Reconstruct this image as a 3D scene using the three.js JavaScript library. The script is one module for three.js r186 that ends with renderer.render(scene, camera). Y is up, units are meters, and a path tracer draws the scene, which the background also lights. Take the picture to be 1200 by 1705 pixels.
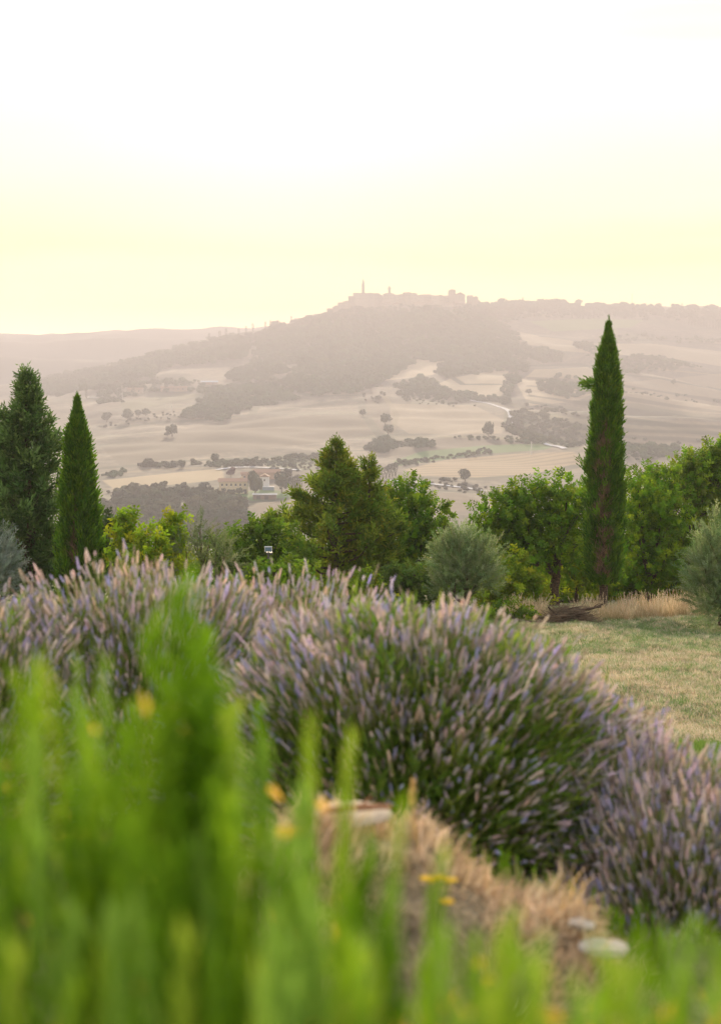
import * as THREE from 'three';
import { mergeGeometries, mergeVertices } from 'three/addons/utils/BufferGeometryUtils.js';
import { createNoise2D, createNoise3D } from 'simplex-noise';

// ------------------------------------------------------------------ camera, sky, sun, haze
const scene = new THREE.Scene();
const HY = 590, F = 2624, PITCH = Math.atan((852.5 - HY) / F);      // the photograph's horizon line and focal length
const camera = new THREE.PerspectiveCamera(2 * Math.atan(852.5 / F) * 180 / Math.PI, 720 / 1024, 0.05, 20000);
camera.rotation.x = -PITCH;
camera.focus = 30;
camera.userData.fStop = 6.3;
const renderer = new THREE.WebGLRenderer();
renderer.toneMapping = THREE.LinearToneMapping;
renderer.toneMappingExposure = 1.55;
renderer.shadowMap.enabled = true;

const SUN_EL = 11.5 * Math.PI / 180, SUN_AZ = -2.4 * Math.PI / 180;
const sunDir = new THREE.Vector3(Math.sin(SUN_AZ) * Math.cos(SUN_EL), Math.sin(SUN_EL), -Math.cos(SUN_AZ) * Math.cos(SUN_EL));
const sun = new THREE.DirectionalLight(new THREE.Color(1.0, 0.80, 0.56), 5);
sun.name = 'sun';
sun.position.copy(sunDir).multiplyScalar(100);
sun.castShadow = true; sun.shadow.radius = 2.5;
sun.shadow.camera.left = -40; sun.shadow.camera.right = 40; sun.shadow.camera.top = 40; sun.shadow.camera.bottom = -40; sun.shadow.camera.far = 300;
sun.shadow.mapSize.set(2048, 2048);
scene.add(sun); scene.add(sun.target);
scene.fog = new THREE.FogExp2(new THREE.Color(1.0, 0.92, 0.94), 0.00043);

const n2 = createNoise2D(mulberry(11)), n2b = createNoise2D(mulberry(12)), n3 = createNoise3D(mulberry(13));
function mulberry(a) { return () => { a |= 0; a = a + 0x6d2b79f5 | 0; let t = Math.imul(a ^ a >>> 15, 1 | a); t = t + Math.imul(t ^ t >>> 7, 61 | t) ^ t; return ((t ^ t >>> 14) >>> 0) / 4294967296; }; }
let rnd = mulberry(1);
const ru = (a, b) => a + (b - a) * rnd(), rs = (a) => (rnd() * 2 - 1) * a, pick = (a) => a[Math.floor(rnd() * a.length)];
const clamp = THREE.MathUtils.clamp, lerp = THREE.MathUtils.lerp, sstep = (x, a, b) => { const t = clamp((x - a) / (b - a), 0, 1); return t * t * (3 - 2 * t); };
const fbm = (x, y, o = 4) => { let s = 0, a = 0.5; for (let i = 0; i < o; i++) { s += a * n2(x, y); x = x * 2.03 + 7.1; y = y * 2.03 - 3.7; a *= 0.5; } return s; };

{ // evening sky: warm band at the horizon, a broad pale glow round the sun, dimmer behind the camera
  const W = 2048, H = 1024, data = new Float32Array(W * H * 4), v = new THREE.Vector3();
  const ramp = [[-90, .56, .48, .40], [0, 6.0, 4.2, 2.8], [.8, 3.8, 2.9, 1.4], [1.8, 1.85, 1.78, .66], [3.6, .88, .99, .36], [5.5, .71, .79, .50], [7.5, .67, .71, .64], [9.5, .665, .685, .71], [12, .68, .70, .73], [22, .74, .76, .78], [45, .78, .81, .84], [90, .74, .78, .83]];
  for (let r = 0; r < H; r++) for (let c = 0; c < W; c++) {
    const el = ((r + 0.5) / H - 0.5) * Math.PI, az = ((c + 0.5) / W - 0.5) * 2 * Math.PI;
    v.set(Math.cos(az) * Math.cos(el), Math.sin(el), Math.sin(az) * Math.cos(el));
    let e = el * 180 / Math.PI;
    const ang = Math.acos(clamp(v.dot(sunDir), -1, 1)) * 180 / Math.PI;
    e += 0.5 * n3(v.x * 3, v.y * 22, v.z * 3) * sstep(e, 0.5, 4);
    let i = 0; while (i < ramp.length - 2 && e > ramp[i + 1][0]) i++;
    const a = ramp[i], b = ramp[i + 1], t = clamp((e - a[0]) / (b[0] - a[0]), 0, 1), back = lerp(1, 0.78, sstep(ang, 30, 140));
    const glow = Math.exp(-((ang / 6.9) ** 2)), wide = Math.exp(-((ang / 16) ** 2)) * 0.04;
    const col = [1, 2, 3].map((k) => lerp(a[k], b[k], t) * back), white = [0.79, 0.79, 0.79];
    const cloud = sstep(n3(v.x * 2.2 + 4, v.y * 20, v.z * 2.2) + 0.5 * n3(v.x * 6, v.y * 60 + 2, v.z * 6), 0.15, 0.9) * sstep(e, 2.5, 4) * (1 - sstep(e, 12, 30)) * sstep(ang, 7, 13); [1.0, 0.90, 0.88].forEach((q, k) => { col[k] = lerp(col[k], col[0] * q * [1, 0.97, 0.9][k], cloud * 0.55); });
    const bank = Math.exp(-(((az + Math.PI / 2 - 0.17) / 0.13) ** 2) - (((e - 4.6 - 6 * (az + Math.PI / 2 - 0.17)) / 1.3) ** 2)) * clamp(0.75 + 0.5 * n3(v.x * 9, v.y * 70, 3), 0, 1); [1.06, 0.90, 1.15].forEach((q, k) => { col[k] *= lerp(1, q, bank); });
    for (let k = 0; k < 3; k++) data[(r * W + c) * 4 + k] = lerp(col[k], white[k], glow * 0.9 * sstep(e, -0.5, 3)) + wide;
    data[(r * W + c) * 4 + 3] = 1;
  }
  const tex = new THREE.DataTexture(data, W, H, THREE.RGBAFormat, THREE.FloatType);
  tex.mapping = THREE.EquirectangularReflectionMapping; tex.minFilter = tex.magFilter = THREE.LinearFilter; tex.needsUpdate = true;
  scene.background = tex; scene.environment = tex;
}

// ------------------------------------------------------------------ helpers
const used = {};
const numbered = (n) => { used[n] = (used[n] ?? 0) + 1; return used[n] === 1 ? n : n + '_' + String(used[n] - 1).padStart(3, '0'); };
function tag(o, label, category, group, kind) {
  if (label) o.userData.label = label;
  if (category) o.userData.category = category;
  if (group) o.userData.group = group;
  if (kind) o.userData.kind = kind;
  return o;
}
function thing(name, label, category, x = 0, y = 0, z = 0, group) {
  const o = new THREE.Group(); o.name = numbered(name); o.position.set(x, y, z); scene.add(o);
  return tag(o, label, category, group);
}
function part(name, geo, mat, parent) {
  const m = new THREE.Mesh(geo, mat); m.name = name; m.castShadow = m.receiveShadow = true; parent.add(m); return m;
}
function inst(name, geo, mat, mats, cols, parent, stuff = true) {
  const m = new THREE.InstancedMesh(geo, mat, mats.length); m.name = name; m.castShadow = m.receiveShadow = true;
  const c = new THREE.Color();
  mats.forEach((x, i) => { m.setMatrixAt(i, x); if (cols) { c.setRGB(...cols[i]); m.setColorAt(i, c); } });
  if (stuff) m.userData.kind = 'stuff';
  parent.add(m); return m;
}
const V = (x, y, z) => new THREE.Vector3(x, y, z);
class MB {                                                            // triangles collected into one geometry
  constructor() { this.p = []; this.c = null; }
  tri(a, b, c) { this.p.push(a.x, a.y, a.z, b.x, b.y, b.z, c.x, c.y, c.z); return this; }
  quad(a, b, c, d) { return this.tri(a, b, c).tri(a, c, d); }
  leaf(o, dir, side, l, w, fold = 0.25) {                             // a folded pointed leaf
    const n = new THREE.Vector3().crossVectors(dir, side).normalize();
    const m = o.clone().addScaledVector(dir, l * 0.48), tip = o.clone().addScaledVector(dir, l);
    const L = m.clone().addScaledVector(side, -w).addScaledVector(n, w * fold), R = m.clone().addScaledVector(side, w).addScaledVector(n, w * fold);
    return this.tri(o, R, tip).tri(o, tip, L);
  }
  tube(pts, rads, sides = 5) {
    const rings = pts.map((p, i) => {
      const d = pts[Math.min(i + 1, pts.length - 1)].clone().sub(pts[Math.max(i - 1, 0)]).normalize();
      const s = new THREE.Vector3().crossVectors(d, Math.abs(d.y) > 0.9 ? V(1, 0, 0) : V(0, 1, 0)).normalize(), t = new THREE.Vector3().crossVectors(d, s);
      return Array.from({ length: sides }, (_, k) => { const a = k / sides * 2 * Math.PI; return p.clone().addScaledVector(s, Math.cos(a) * rads[i]).addScaledVector(t, Math.sin(a) * rads[i]); });
    });
    for (let i = 0; i + 1 < rings.length; i++) for (let k = 0; k < sides; k++) this.quad(rings[i][k], rings[i + 1][k], rings[i + 1][(k + 1) % sides], rings[i][(k + 1) % sides]);
    return this;
  }
  box(cx, cy, cz, w, h, d) { const g = new THREE.BoxGeometry(w, h, d).translate(cx, cy, cz).toNonIndexed(); this.p.push(...g.attributes.position.array); return this; }
  geo(smooth) {
    let g = new THREE.BufferGeometry(); g.setAttribute('position', new THREE.Float32BufferAttribute(this.p, 3));
    if (smooth) g = mergeVertices(g, 1e-5);
    g.computeVertexNormals(); return g;
  }
}
const rdir = () => { const z = rs(1), a = rnd() * 2 * Math.PI, r = Math.sqrt(1 - z * z); return V(r * Math.cos(a), z, r * Math.sin(a)); };
const perp = (d) => { const s = new THREE.Vector3().crossVectors(d, rdir()); return s.lengthSq() < 1e-6 ? V(1, 0, 0) : s.normalize(); };
const UPV = V(0, 1, 0), Q = new THREE.Quaternion(), Q2 = new THREE.Quaternion();
const along = (pos, dir, scale, spin = rnd() * 6.283, sy = scale) => new THREE.Matrix4().compose(pos, Q.setFromUnitVectors(UPV, dir).multiply(Q2.setFromAxisAngle(UPV, spin)).clone(), V(scale, sy, scale));
const jit = (c, a = 0.15, hue = 0.08) => { const k = 1 + rs(a); return [Math.max(0, c[0] * k * (1 + rs(hue))), c[1] * k, Math.max(0, c[2] * k * (1 + rs(hue)))]; };
const leafMat = (t = 0.4, r = 0.9) => new THREE.MeshPhysicalMaterial({ color: 0xffffff, roughness: r, transmission: t, thickness: 0, specularIntensity: 0.15, side: THREE.DoubleSide });
const std = (r, g, b, rough = 0.9, o = {}) => new THREE.MeshStandardMaterial({ color: new THREE.Color().setRGB(r, g, b), roughness: rough, ...o });

// pixel (of the 1200 x 1705 photograph) -> ray, and back
const cp = Math.cos(PITCH), sp = Math.sin(PITCH);
function ray(px, py) { const nx = (px - 600) / F, ny = (852.5 - py) / F, dz = cp + ny * sp; return { u: nx / dz, t: (ny * cp - sp) / dz }; }
function at(px, py, d) { const r = ray(px, py); return V(r.u * d, r.t * d, -d); }
function pix(x, y, z) { const c = -z * cp - y * sp, v = y * cp - z * sp; const yy = y * cp + (-z) * sp; const depth = (-z) * cp - y * sp; return [600 + F * x / depth, 852.5 - F * yy / depth]; }

// ------------------------------------------------------------------ the lie of the land
function curve(xs, ys) {                                              // monotone cubic
  const n = xs.length, m = [], s = [];
  for (let i = 0; i < n - 1; i++) s.push((ys[i + 1] - ys[i]) / (xs[i + 1] - xs[i]));
  for (let i = 0; i < n; i++) m.push(i === 0 ? s[0] : i === n - 1 ? s[n - 2] : s[i - 1] * s[i] <= 0 ? 0 : 2 / (1 / s[i - 1] + 1 / s[i]));
  return (x) => {
    if (x <= xs[0]) return ys[0]; if (x >= xs[n - 1]) return ys[n - 1];
    let i = 0; while (x > xs[i + 1]) i++;
    const h = xs[i + 1] - xs[i], t = (x - xs[i]) / h, t2 = t * t, t3 = t2 * t;
    return ys[i] * (2 * t3 - 3 * t2 + 1) + m[i] * h * (t3 - 2 * t2 + t) + ys[i + 1] * (3 * t2 - 2 * t3) + m[i + 1] * h * (t3 - t2);
  };
}
const ND = [-8, 0, 1, 1.5, 1.9, 2.5, 3, 4, 5, 8, 12, 20, 28, 35, 45, 60], NH = [-1.05, -1.0, -.97, -.93, -.91, -.94, -.96, -1.12, -1.5, -2.13, -3.0, -4.05, -5.0, -5.8, -7, -11];
const nearCurve = curve(ND, NH);
const DS = [45, 60, 100, 200, 400, 600, 800, 1000, 1300, 1700, 2100, 2500, 2800, 3000, 3300, 3600, 3850, 4200, 4450, 4900, 5200];
const LD = DS.map(Math.log), HEADS = [-7, -11, -24, -45, -66];
const COLS = {
  '-400': [908, 832, 788, 752, 715, 692, 674, 662, 660, 680, 600, 616, 566, 590, 550, 575],
  '0': [905, 828, 782, 738, 697, 670, 652, 642, 643, 660, 598, 614, 573, 590, 553, 575],
  '150': [905, 828, 780, 732, 690, 655, 633, 619, 618, 632, 600, 614, 572, 590, 553, 575],
  '300': [905, 826, 776, 726, 682, 644, 612, 588, 580, 592, 600, 610, 568, 588, 548, 572],
  '450': [905, 826, 774, 722, 674, 630, 592, 562, 549, 556, 600, 610, 566, 585, 543, 570],
  '600': [905, 826, 774, 720, 669, 623, 576, 531, 516, 522, 600, 610, 580, 590, 552, 575],
  '750': [905, 826, 774, 720, 667, 619, 568, 524, 513, 515, 600, 610, 590, 590, 570, 580],
  '900': [905, 826, 775, 724, 674, 627, 588, 556, 532, 506, 560, 600, 590, 590, 575, 580],
  '1050': [905, 826, 778, 735, 690, 645, 604, 568, 540, 512, 560, 600, 590, 590, 575, 580],
  '1200': [905, 826, 782, 745, 705, 665, 623, 583, 550, 514, 560, 600, 590, 590, 575, 580],
  '1600': [905, 826, 786, 752, 715, 678, 640, 600, 562, 520, 560, 600, 590, 590, 575, 580],
};
const CX = Object.keys(COLS).map(Number).sort((a, b) => a - b), CU = CX.map((x) => (x - 600) / F);
const colCurves = CX.map((x) => curve(LD, [...HEADS.map((h, i) => HY - F * h / DS[i]), ...COLS[x]]));
function farH(u, d) {
  const L = Math.log(d);
  let i = 0; const uu = clamp(u, CU[0], CU[CU.length - 1]); while (i < CU.length - 2 && uu > CU[i + 1]) i++;
  const t = (uu - CU[i]) / (CU[i + 1] - CU[i]), g = (k) => colCurves[clamp(k, 0, CU.length - 1)](L);
  const a = g(i - 1), b = g(i), c = g(i + 1), e = g(i + 2), t2 = t * t, t3 = t2 * t;   // Catmull-Rom across
  const py = 0.5 * (2 * b + (c - a) * t + (2 * a - 5 * b + 4 * c - e) * t2 + (3 * b - a - 3 * c + e) * t3);
  let h = (HY - py) / F * d;
  const x = u * d, k = sstep(d, 700, 1300);
  h += k * (5 * n2(x / 260, d / 300) + 2 * n2b(x / 95, d / 120));
  const right = sstep(u, 0.07, 0.15) * sstep(d, 950, 1300) * (1 - sstep(d, 2500, 2900));     // folds of the slopes on the right
  h += right * 17 * Math.sin((d + 0.9 * x) / 62 + 1.6 * n2(x / 300, d / 400));
  if (d > 3300) h += sstep(d, 3300, 3600) * (9 * n2(x / 700, d / 500) + 4 * n2b(x / 200, d / 200));
  return h;
}
const moundTop = (x) => -0.605 - 0.55 * Math.max(0, x - 0.05) + 0.022 * n2(x * 7, 3) + 0.012 * n2(x * 19, 8) - 0.16 * sstep(-x, 0.03, 0.25);
function nearH(x, d) {
  let h = nearCurve(d);
  if (d < 4) h += Math.exp(-(((d - 1.9) / 0.3) ** 2)) * (moundTop(x) + 0.91) * (1 - sstep(x, 0.31, 0.44));
  const a = sstep(d, 0.5, 12);
  h += 0.02 * n2(x * 1.7, d * 1.7) + (d < 5 ? 0.012 * n2b(x * 9, d * 9) + 0.006 * n2(x * 23, d * 23) : 0) + a * (0.05 * n2b(x * 0.8, d * 0.5) + 0.10 * n2(x * 0.15, d * 0.15));
  return h;
}
function ground(x, z) {
  const d = -z;
  if (d < 45) return nearH(x, d);
  if (d > 60) return farH(x / d, d);
  return lerp(nearH(x, d), farH(x / d, d), sstep(d, 45, 60));
}
function hit(px, py, from = 450, to = 3400) {                          // where the line of sight through a pixel meets the far slopes
  const { u, t } = ray(px, py); let d = from, prev = from;
  while (d < to) { if (farH(u, d) >= t * d) break; prev = d; d *= 1.006; }
  let a = prev, b = Math.min(d, to); for (let i = 0; i < 12; i++) { const m = (a + b) / 2; if (farH(u, m) >= t * m) b = m; else a = m; }
  return V(u * b, farH(u, b), -b);
}

// ------------------------------------------------------------------ fields of the far slopes: one map, laid on from above
const TX0 = -950, TX1 = 950, TD0 = 500, TD1 = 3400, TW = 1664, TH = 2048;
const fieldMap = (() => {
  const cv = document.createElement('canvas'); cv.width = TW; cv.height = TH; const g = cv.getContext('2d');
  const img = g.createImageData(TW, TH);
  for (let j = 0; j < TH; j++) for (let i = 0; i < TW; i++) {
    const x = lerp(TX0, TX1, i / TW), d = lerp(TD0, TD1, j / TH);
    const k = 1 + 0.5 * fbm(x / 150, d / 190) + 0.2 * n2b(x / 14, d / 20) + 0.16 * n2(x / 5, d / 9), gr = sstep(fbm(x / 220 + 9, d / 260, 3), 0.0, 0.45) * 0.5;
    const o = (j * TW + i) * 4;
    img.data[o] = clamp(lerp(97, 75, gr) * k, 0, 255); img.data[o + 1] = clamp(lerp(87, 80, gr) * k, 0, 255); img.data[o + 2] = clamp(lerp(72, 58, gr) * k, 0, 255); img.data[o + 3] = 255;
  }
  g.putImageData(img, 0, 0);
  const to = (p) => [(p.x - TX0) / (TX1 - TX0) * TW, (-p.z - TD0) / (TD1 - TD0) * TH];
  const poly = (pts) => {                                              // pixel outline -> outline on the ground
    g.beginPath(); let first = true;
    for (let k = 0; k < pts.length; k++) {
      const a = pts[k], b = pts[(k + 1) % pts.length], n = Math.max(1, Math.round(Math.hypot(b[0] - a[0], b[1] - a[1]) / 6));
      for (let s = 0; s < n; s++) { const q = to(hit(lerp(a[0], b[0], s / n), lerp(a[1], b[1], s / n))); if (first) g.moveTo(...q); else g.lineTo(...q); first = false; }
    }
    g.closePath();
  };
  const path = (pts) => { g.beginPath(); let first = true; for (let k = 0; k + 1 < pts.length; k++) for (let s = 0; s <= 10; s++) { const q = to(hit(lerp(pts[k][0], pts[k + 1][0], s / 10), lerp(pts[k][1], pts[k + 1][1], s / 10))); if (first) g.moveTo(...q); else g.lineTo(...q); first = false; } };
  const fill = (c, pts) => { poly(pts); g.fillStyle = c; g.fill(); };
  const furrows = (pts, dir, gap, c, w) => {                           // drilled rows, clipped to the field
    g.save(); poly(pts); g.clip(); g.strokeStyle = c; g.lineWidth = w;
    const [cx, cy] = to(hit(pts[0][0], pts[0][1])), dx = Math.cos(dir), dy = Math.sin(dir);
    for (let k = -160; k < 160; k++) { g.beginPath(); for (let s = -12; s <= 12; s++) { const q = s * 50, wob = 4 * n2b(q / 160, k * 0.02); const X = cx + dx * q - dy * (k * gap + wob), Y = cy + dy * q + dx * (k * gap + wob); if (s === -12) g.moveTo(X, Y); else g.lineTo(X, Y); } g.stroke(); }
    g.restore();
  };
  const pale = 'rgba(186,166,132,0.75)', tan = 'rgba(78,66,48,0.75)', green = 'rgba(62,100,36,0.95)', olive = 'rgba(80,84,52,0.75)', scrub = 'rgba(88,88,52,0.8)';
  fill(pale, [[672, 602], [700, 597], [748, 598], [722, 624], [640, 634], [655, 622]]);
  fill(pale, [[722, 642], [750, 630], [845, 612], [848, 640], [832, 662], [770, 658]]);
  fill(pale, [[846, 548], [900, 560], [985, 572], [1080, 572], [1200, 585], [1200, 610], [1110, 596], [1020, 590], [940, 585], [880, 574]]);
  fill(pale, [[860, 640], [890, 615], [1000, 610], [1020, 640], [960, 668], [880, 676]]);
  fill('rgba(156,137,110,0.7)', [[1000, 640], [1200, 622], [1200, 690], [1080, 680], [1000, 668]]);
  fill(tan, [[170, 745], [380, 700], [600, 690], [610, 665], [690, 665], [640, 720], [560, 735], [400, 750], [200, 775]]);
  fill('rgba(156,137,110,0.7)', [[650, 672], [790, 675], [840, 700], [835, 722], [680, 722], [648, 700]]);
  fill(tan, [[640, 735], [740, 728], [900, 735], [900, 742], [760, 746], [650, 760]]);
  fill(green, [[655, 768], [700, 752], [800, 742], [905, 738], [925, 742], [905, 749], [800, 756], [700, 771], [662, 776]]);
  const corn = [[672, 782], [740, 766], [850, 756], [955, 752], [975, 772], [880, 790], [790, 796], [700, 792]];
  fill('rgba(156,132,98,0.85)', corn); furrows(corn, 0.25, 12, 'rgba(96,74,50,0.5)', 4);
  const corn2 = [[170, 800], [300, 786], [370, 780], [375, 798], [300, 806], [190, 815]];
  fill('rgba(164,142,108,0.9)', corn2);
  const grove = [[440, 770], [470, 758], [540, 752], [556, 775], [548, 785], [450, 782]];
  fill(olive, grove); furrows(grove, 1.0, 13, 'rgba(70,84,48,0.8)', 6);
  fill(olive, [[200, 668], [300, 655], [345, 655], [330, 665], [260, 676], [205, 686]]);
  fill(olive, [[840, 680], [930, 690], [985, 725], [960, 750], [880, 735], [838, 705]]);
  fill('rgba(118,138,70,0.7)', [[880, 535], [990, 530], [1070, 533], [1050, 545], [920, 552]]);
  fill(green, [[385, 822], [420, 834], [490, 832], [500, 820], [440, 815]]);
  fill('rgba(94,78,58,0.7)', [[420, 836], [560, 830], [760, 820], [820, 840], [700, 870], [440, 880]]);
  g.lineCap = 'round';
  for (const [w, c, pts] of [[3, 'rgba(120,104,72,0.8)', [[170, 792], [250, 782], [360, 778]]], [3, 'rgba(112,96,62,0.8)', [[690, 795], [800, 798], [900, 792], [960, 780]]], [2, 'rgba(120,104,72,0.7)', [[170, 708], [260, 698], [330, 692]]],
    [2.5, 'rgba(110,98,66,0.7)', [[640, 660], [660, 690], [650, 722]]], [2, 'rgba(150,130,90,0.8)', [[1000, 600], [1100, 615], [1200, 625]]], [3, 'rgba(110,104,66,0.8)', [[640, 728], [760, 727], [900, 732]]]]) { path(pts); g.strokeStyle = c; g.lineWidth = w * 2; g.stroke(); }
  for (const [w, pts] of [[4, [[165, 716], [260, 704], [330, 700], [420, 690], [600, 664]]], [3, [[200, 690], [300, 668], [372, 652]]], [4, [[170, 780], [300, 768], [440, 762], [560, 752], [640, 748]]], [3, [[600, 664], [606, 690], [640, 735]]], [3, [[420, 836], [560, 822], [700, 815], [830, 822], [960, 806]]], [4, [[640, 800], [700, 796], [800, 797], [900, 790], [960, 776]]], [4, [[845, 662], [900, 672], [1000, 690], [1100, 706], [1200, 726]]], [3, [[880, 610], [960, 606], [1020, 622], [1100, 630], [1200, 650]]],
    [3, [[900, 560], [985, 566], [1090, 566], [1200, 574]]], [3, [[430, 632], [520, 660], [600, 658]]], [3, [[480, 625], [440, 650], [420, 690]]], [3, [[960, 670], [1060, 676], [1140, 690], [1200, 700]]], [3, [[740, 620], [770, 640], [850, 640]]]]) { path(pts); g.strokeStyle = 'rgba(48,52,32,0.8)'; g.lineWidth = w * 2.4; g.stroke(); }
  for (let k = 0; k < 14; k++) { const y = 632 + k * 8, pts = []; for (let x = 880; x <= 1200; x += 40) pts.push([x, y + (x - 880) * 0.10 + 6 * Math.sin(x / 90 + k * 0.4)]); path(pts); g.strokeStyle = k % 2 ? 'rgba(150,132,104,0.5)' : 'rgba(62,53,38,0.6)'; g.lineWidth = 7; g.stroke(); }
  g.fillStyle = '#3b3f2c'; g.fillRect(0, TH - 90, TW, 90); g.fillStyle = '#77704a'; g.fillRect(0, 0, TW, 26);
  const t = new THREE.CanvasTexture(cv); t.colorSpace = THREE.SRGBColorSpace; t.flipY = false; return t;
})();

{ // far slopes, valley and ridges: one sheet out to the horizon
  const us = [], ds = [];
  for (let u = -0.9; u <= 0.9001;) { us.push(u); u += Math.abs(u + 0.0008) < 0.262 ? 0.00125 : 0.012; }
  const seg = (a, b, n) => { for (let i = 0; i < n; i++) ds.push(a * Math.pow(b / a, i / n)); };
  seg(57, 300, 36); seg(300, 620, 30); seg(620, 3300, 330); seg(3300, 5200, 80); ds.push(5200);
  const P = new Float32Array(us.length * ds.length * 3), UV = new Float32Array(us.length * ds.length * 2), I = [];
  let o = 0, q = 0;
  for (const d of ds) for (const u of us) { P[o++] = u * d; P[o++] = (d < 60 ? ground(u * d, -d) - 0.12 : farH(u, d)); P[o++] = -d; UV[q++] = (u * d - TX0) / (TX1 - TX0); UV[q++] = (d - TD0) / (TD1 - TD0); }
  const n = us.length;
  for (let r = 0; r + 1 < ds.length; r++) for (let c = 0; c + 1 < n; c++) { const a = r * n + c; I.push(a, a + 1, a + n, a + 1, a + n + 1, a + n); }
  const g = new THREE.BufferGeometry(); g.setAttribute('position', new THREE.BufferAttribute(P, 3)); g.setAttribute('uv', new THREE.BufferAttribute(UV, 2)); g.setIndex(I); g.computeVertexNormals();
  const m = part('hills', g, new THREE.MeshStandardMaterial({ map: fieldMap, roughness: 1 }), scene);
  tag(m, 'hazy straw coloured hillside fields rising from the valley to the town', null, null, 'structure');
}

// ------------------------------------------------------------------ near ground: bank, lawn, earth
const lawnMix = (x, d) => clamp(0.54 + 0.75 * fbm(x * 0.33 + 3, d * 0.16) + 0.35 * sstep(d, 22, 31) + 0.9 * Math.exp(-(((d - 9) / 2.6) ** 2)) - 0.25 * sstep(d, 11, 14) * (1 - sstep(d, 19, 23)), 0, 1);
{
  const S = 1024, data = new Uint8Array(S * S * 4);
  for (let j = 0; j < S; j++) for (let i = 0; i < S; i++) {
    const a = i / S * 2 * Math.PI, b = j / S * 2 * Math.PI;            // wraps without a seam
    const k = 1 + 0.25 * n3(Math.cos(a) * 9, Math.sin(a) * 9, Math.cos(b) * 9 + 3 * Math.sin(b)) + 0.3 * (rnd() - 0.5) + 0.18 * n3(Math.cos(a) * 40 + Math.cos(b) * 31, Math.sin(a) * 40, Math.sin(b) * 40);
    const o = (j * S + i) * 4; data[o] = data[o + 1] = data[o + 2] = clamp(190 * k, 20, 255); data[o + 3] = 255;
  }
  const t = new THREE.DataTexture(data, S, S); t.wrapS = t.wrapT = THREE.RepeatWrapping; t.magFilter = THREE.LinearFilter; t.colorSpace = THREE.SRGBColorSpace; t.needsUpdate = true;
  const xs = [], ds = [];
  for (let x = -45; x <= 45.001;) { xs.push(x); const a = Math.abs(x); x += a < 1.2 ? 0.04 : a < 10 ? 0.25 : 1.5; }
  for (let d = -7; d <= 61;) { ds.push(d); d += d < 0 ? 0.6 : d < 4 ? 0.04 : d < 15 ? 0.2 : 0.4; }
  const P = [], UV = [], C = [], I = [], n = xs.length;
  for (const d of ds) for (const x of xs) {
    P.push(x, ground(x, -d), -d); UV.push(x / 2.3, d / 2.3);
    const m = lawnMix(x, d), soil = [0.10, 0.075, 0.05], straw = [0.38, 0.30, 0.18], gr = [0.15, 0.19, 0.07];
    let c = [0, 1, 2].map((k) => lerp(straw[k], gr[k], m * 0.7));
    if (d < 5) { const w = 1 - sstep(d, 4, 5), mnd = Math.exp(-(((d - 1.95) / 0.3) ** 2)) * 0.8; c = c.map((v, k) => lerp(v, lerp(soil[k], straw[k] * 0.8, mnd), w)); }
    C.push(...c.map((v) => v * 1.8));
  }
  for (let r = 0; r + 1 < ds.length; r++) for (let c = 0; c + 1 < n; c++) { const a = r * n + c; I.push(a, a + 1, a + n, a + 1, a + n + 1, a + n); }
  const g = new THREE.BufferGeometry(); g.setAttribute('position', new THREE.Float32BufferAttribute(P, 3)); g.setAttribute('uv', new THREE.Float32BufferAttribute(UV, 2)); g.setAttribute('color', new THREE.Float32BufferAttribute(C, 3)); g.setIndex(I); g.computeVertexNormals();
  tag(part('ground', g, new THREE.MeshStandardMaterial({ map: t, vertexColors: true, roughness: 1, bumpMap: t, bumpScale: 0.012 }), scene), 'dry sloping lawn and earth bank below the lavender', null, null, 'structure');
}

// ------------------------------------------------------------------ roads across the far slopes
function ribbon(name, label, pts, width, mat, lift = 0.45) {
  const c = new THREE.CatmullRomCurve3(pts.map(([x, y]) => hit(x, y))), n = pts.length * 14, P = [], I = [];
  for (let i = 0; i <= n; i++) {
    const p = c.getPoint(i / n), t = c.getTangent(i / n), s = V(-t.z, 0, t.x).normalize();
    for (const k of [-0.5, 0.5]) { const x = p.x + s.x * k * width, z = p.z + s.z * k * width; P.push(x, Math.max(farH(x / -z, -z), farH(p.x / -p.z, -p.z)) + lift, z); }
    if (i < n) I.push(i * 2, i * 2 + 1, i * 2 + 2, i * 2 + 1, i * 2 + 3, i * 2 + 2);
  }
  const g = new THREE.BufferGeometry(); g.setAttribute('position', new THREE.Float32BufferAttribute(P, 3)); g.setIndex(I); g.computeVertexNormals();
  return tag(part(numbered(name), g, mat, scene), label, null, null, 'structure');
}
const gravel = std(0.5, 0.5, 0.52, 0.95);
ribbon('road', 'pale road bending downhill past the scrub right of the valley', [[780, 666], [800, 670], [822, 675], [840, 681], [849, 690], [850, 700], [847, 710]], 4.8, gravel);
ribbon('road', 'pale farm track along the field edge below the vineyard strip', [[640, 800], [690, 804], [740, 809], [780, 814], [806, 818]], 4, gravel);
ribbon('road', 'pale lane running behind the farmhouse', [[360, 783], [395, 779], [430, 779], [470, 781], [500, 784]], 4.5, gravel);
ribbon('road', 'short pale track end below the scrub by the tall cypress', [[903, 738], [915, 742], [928, 744], [940, 748]], 4, gravel);

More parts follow.
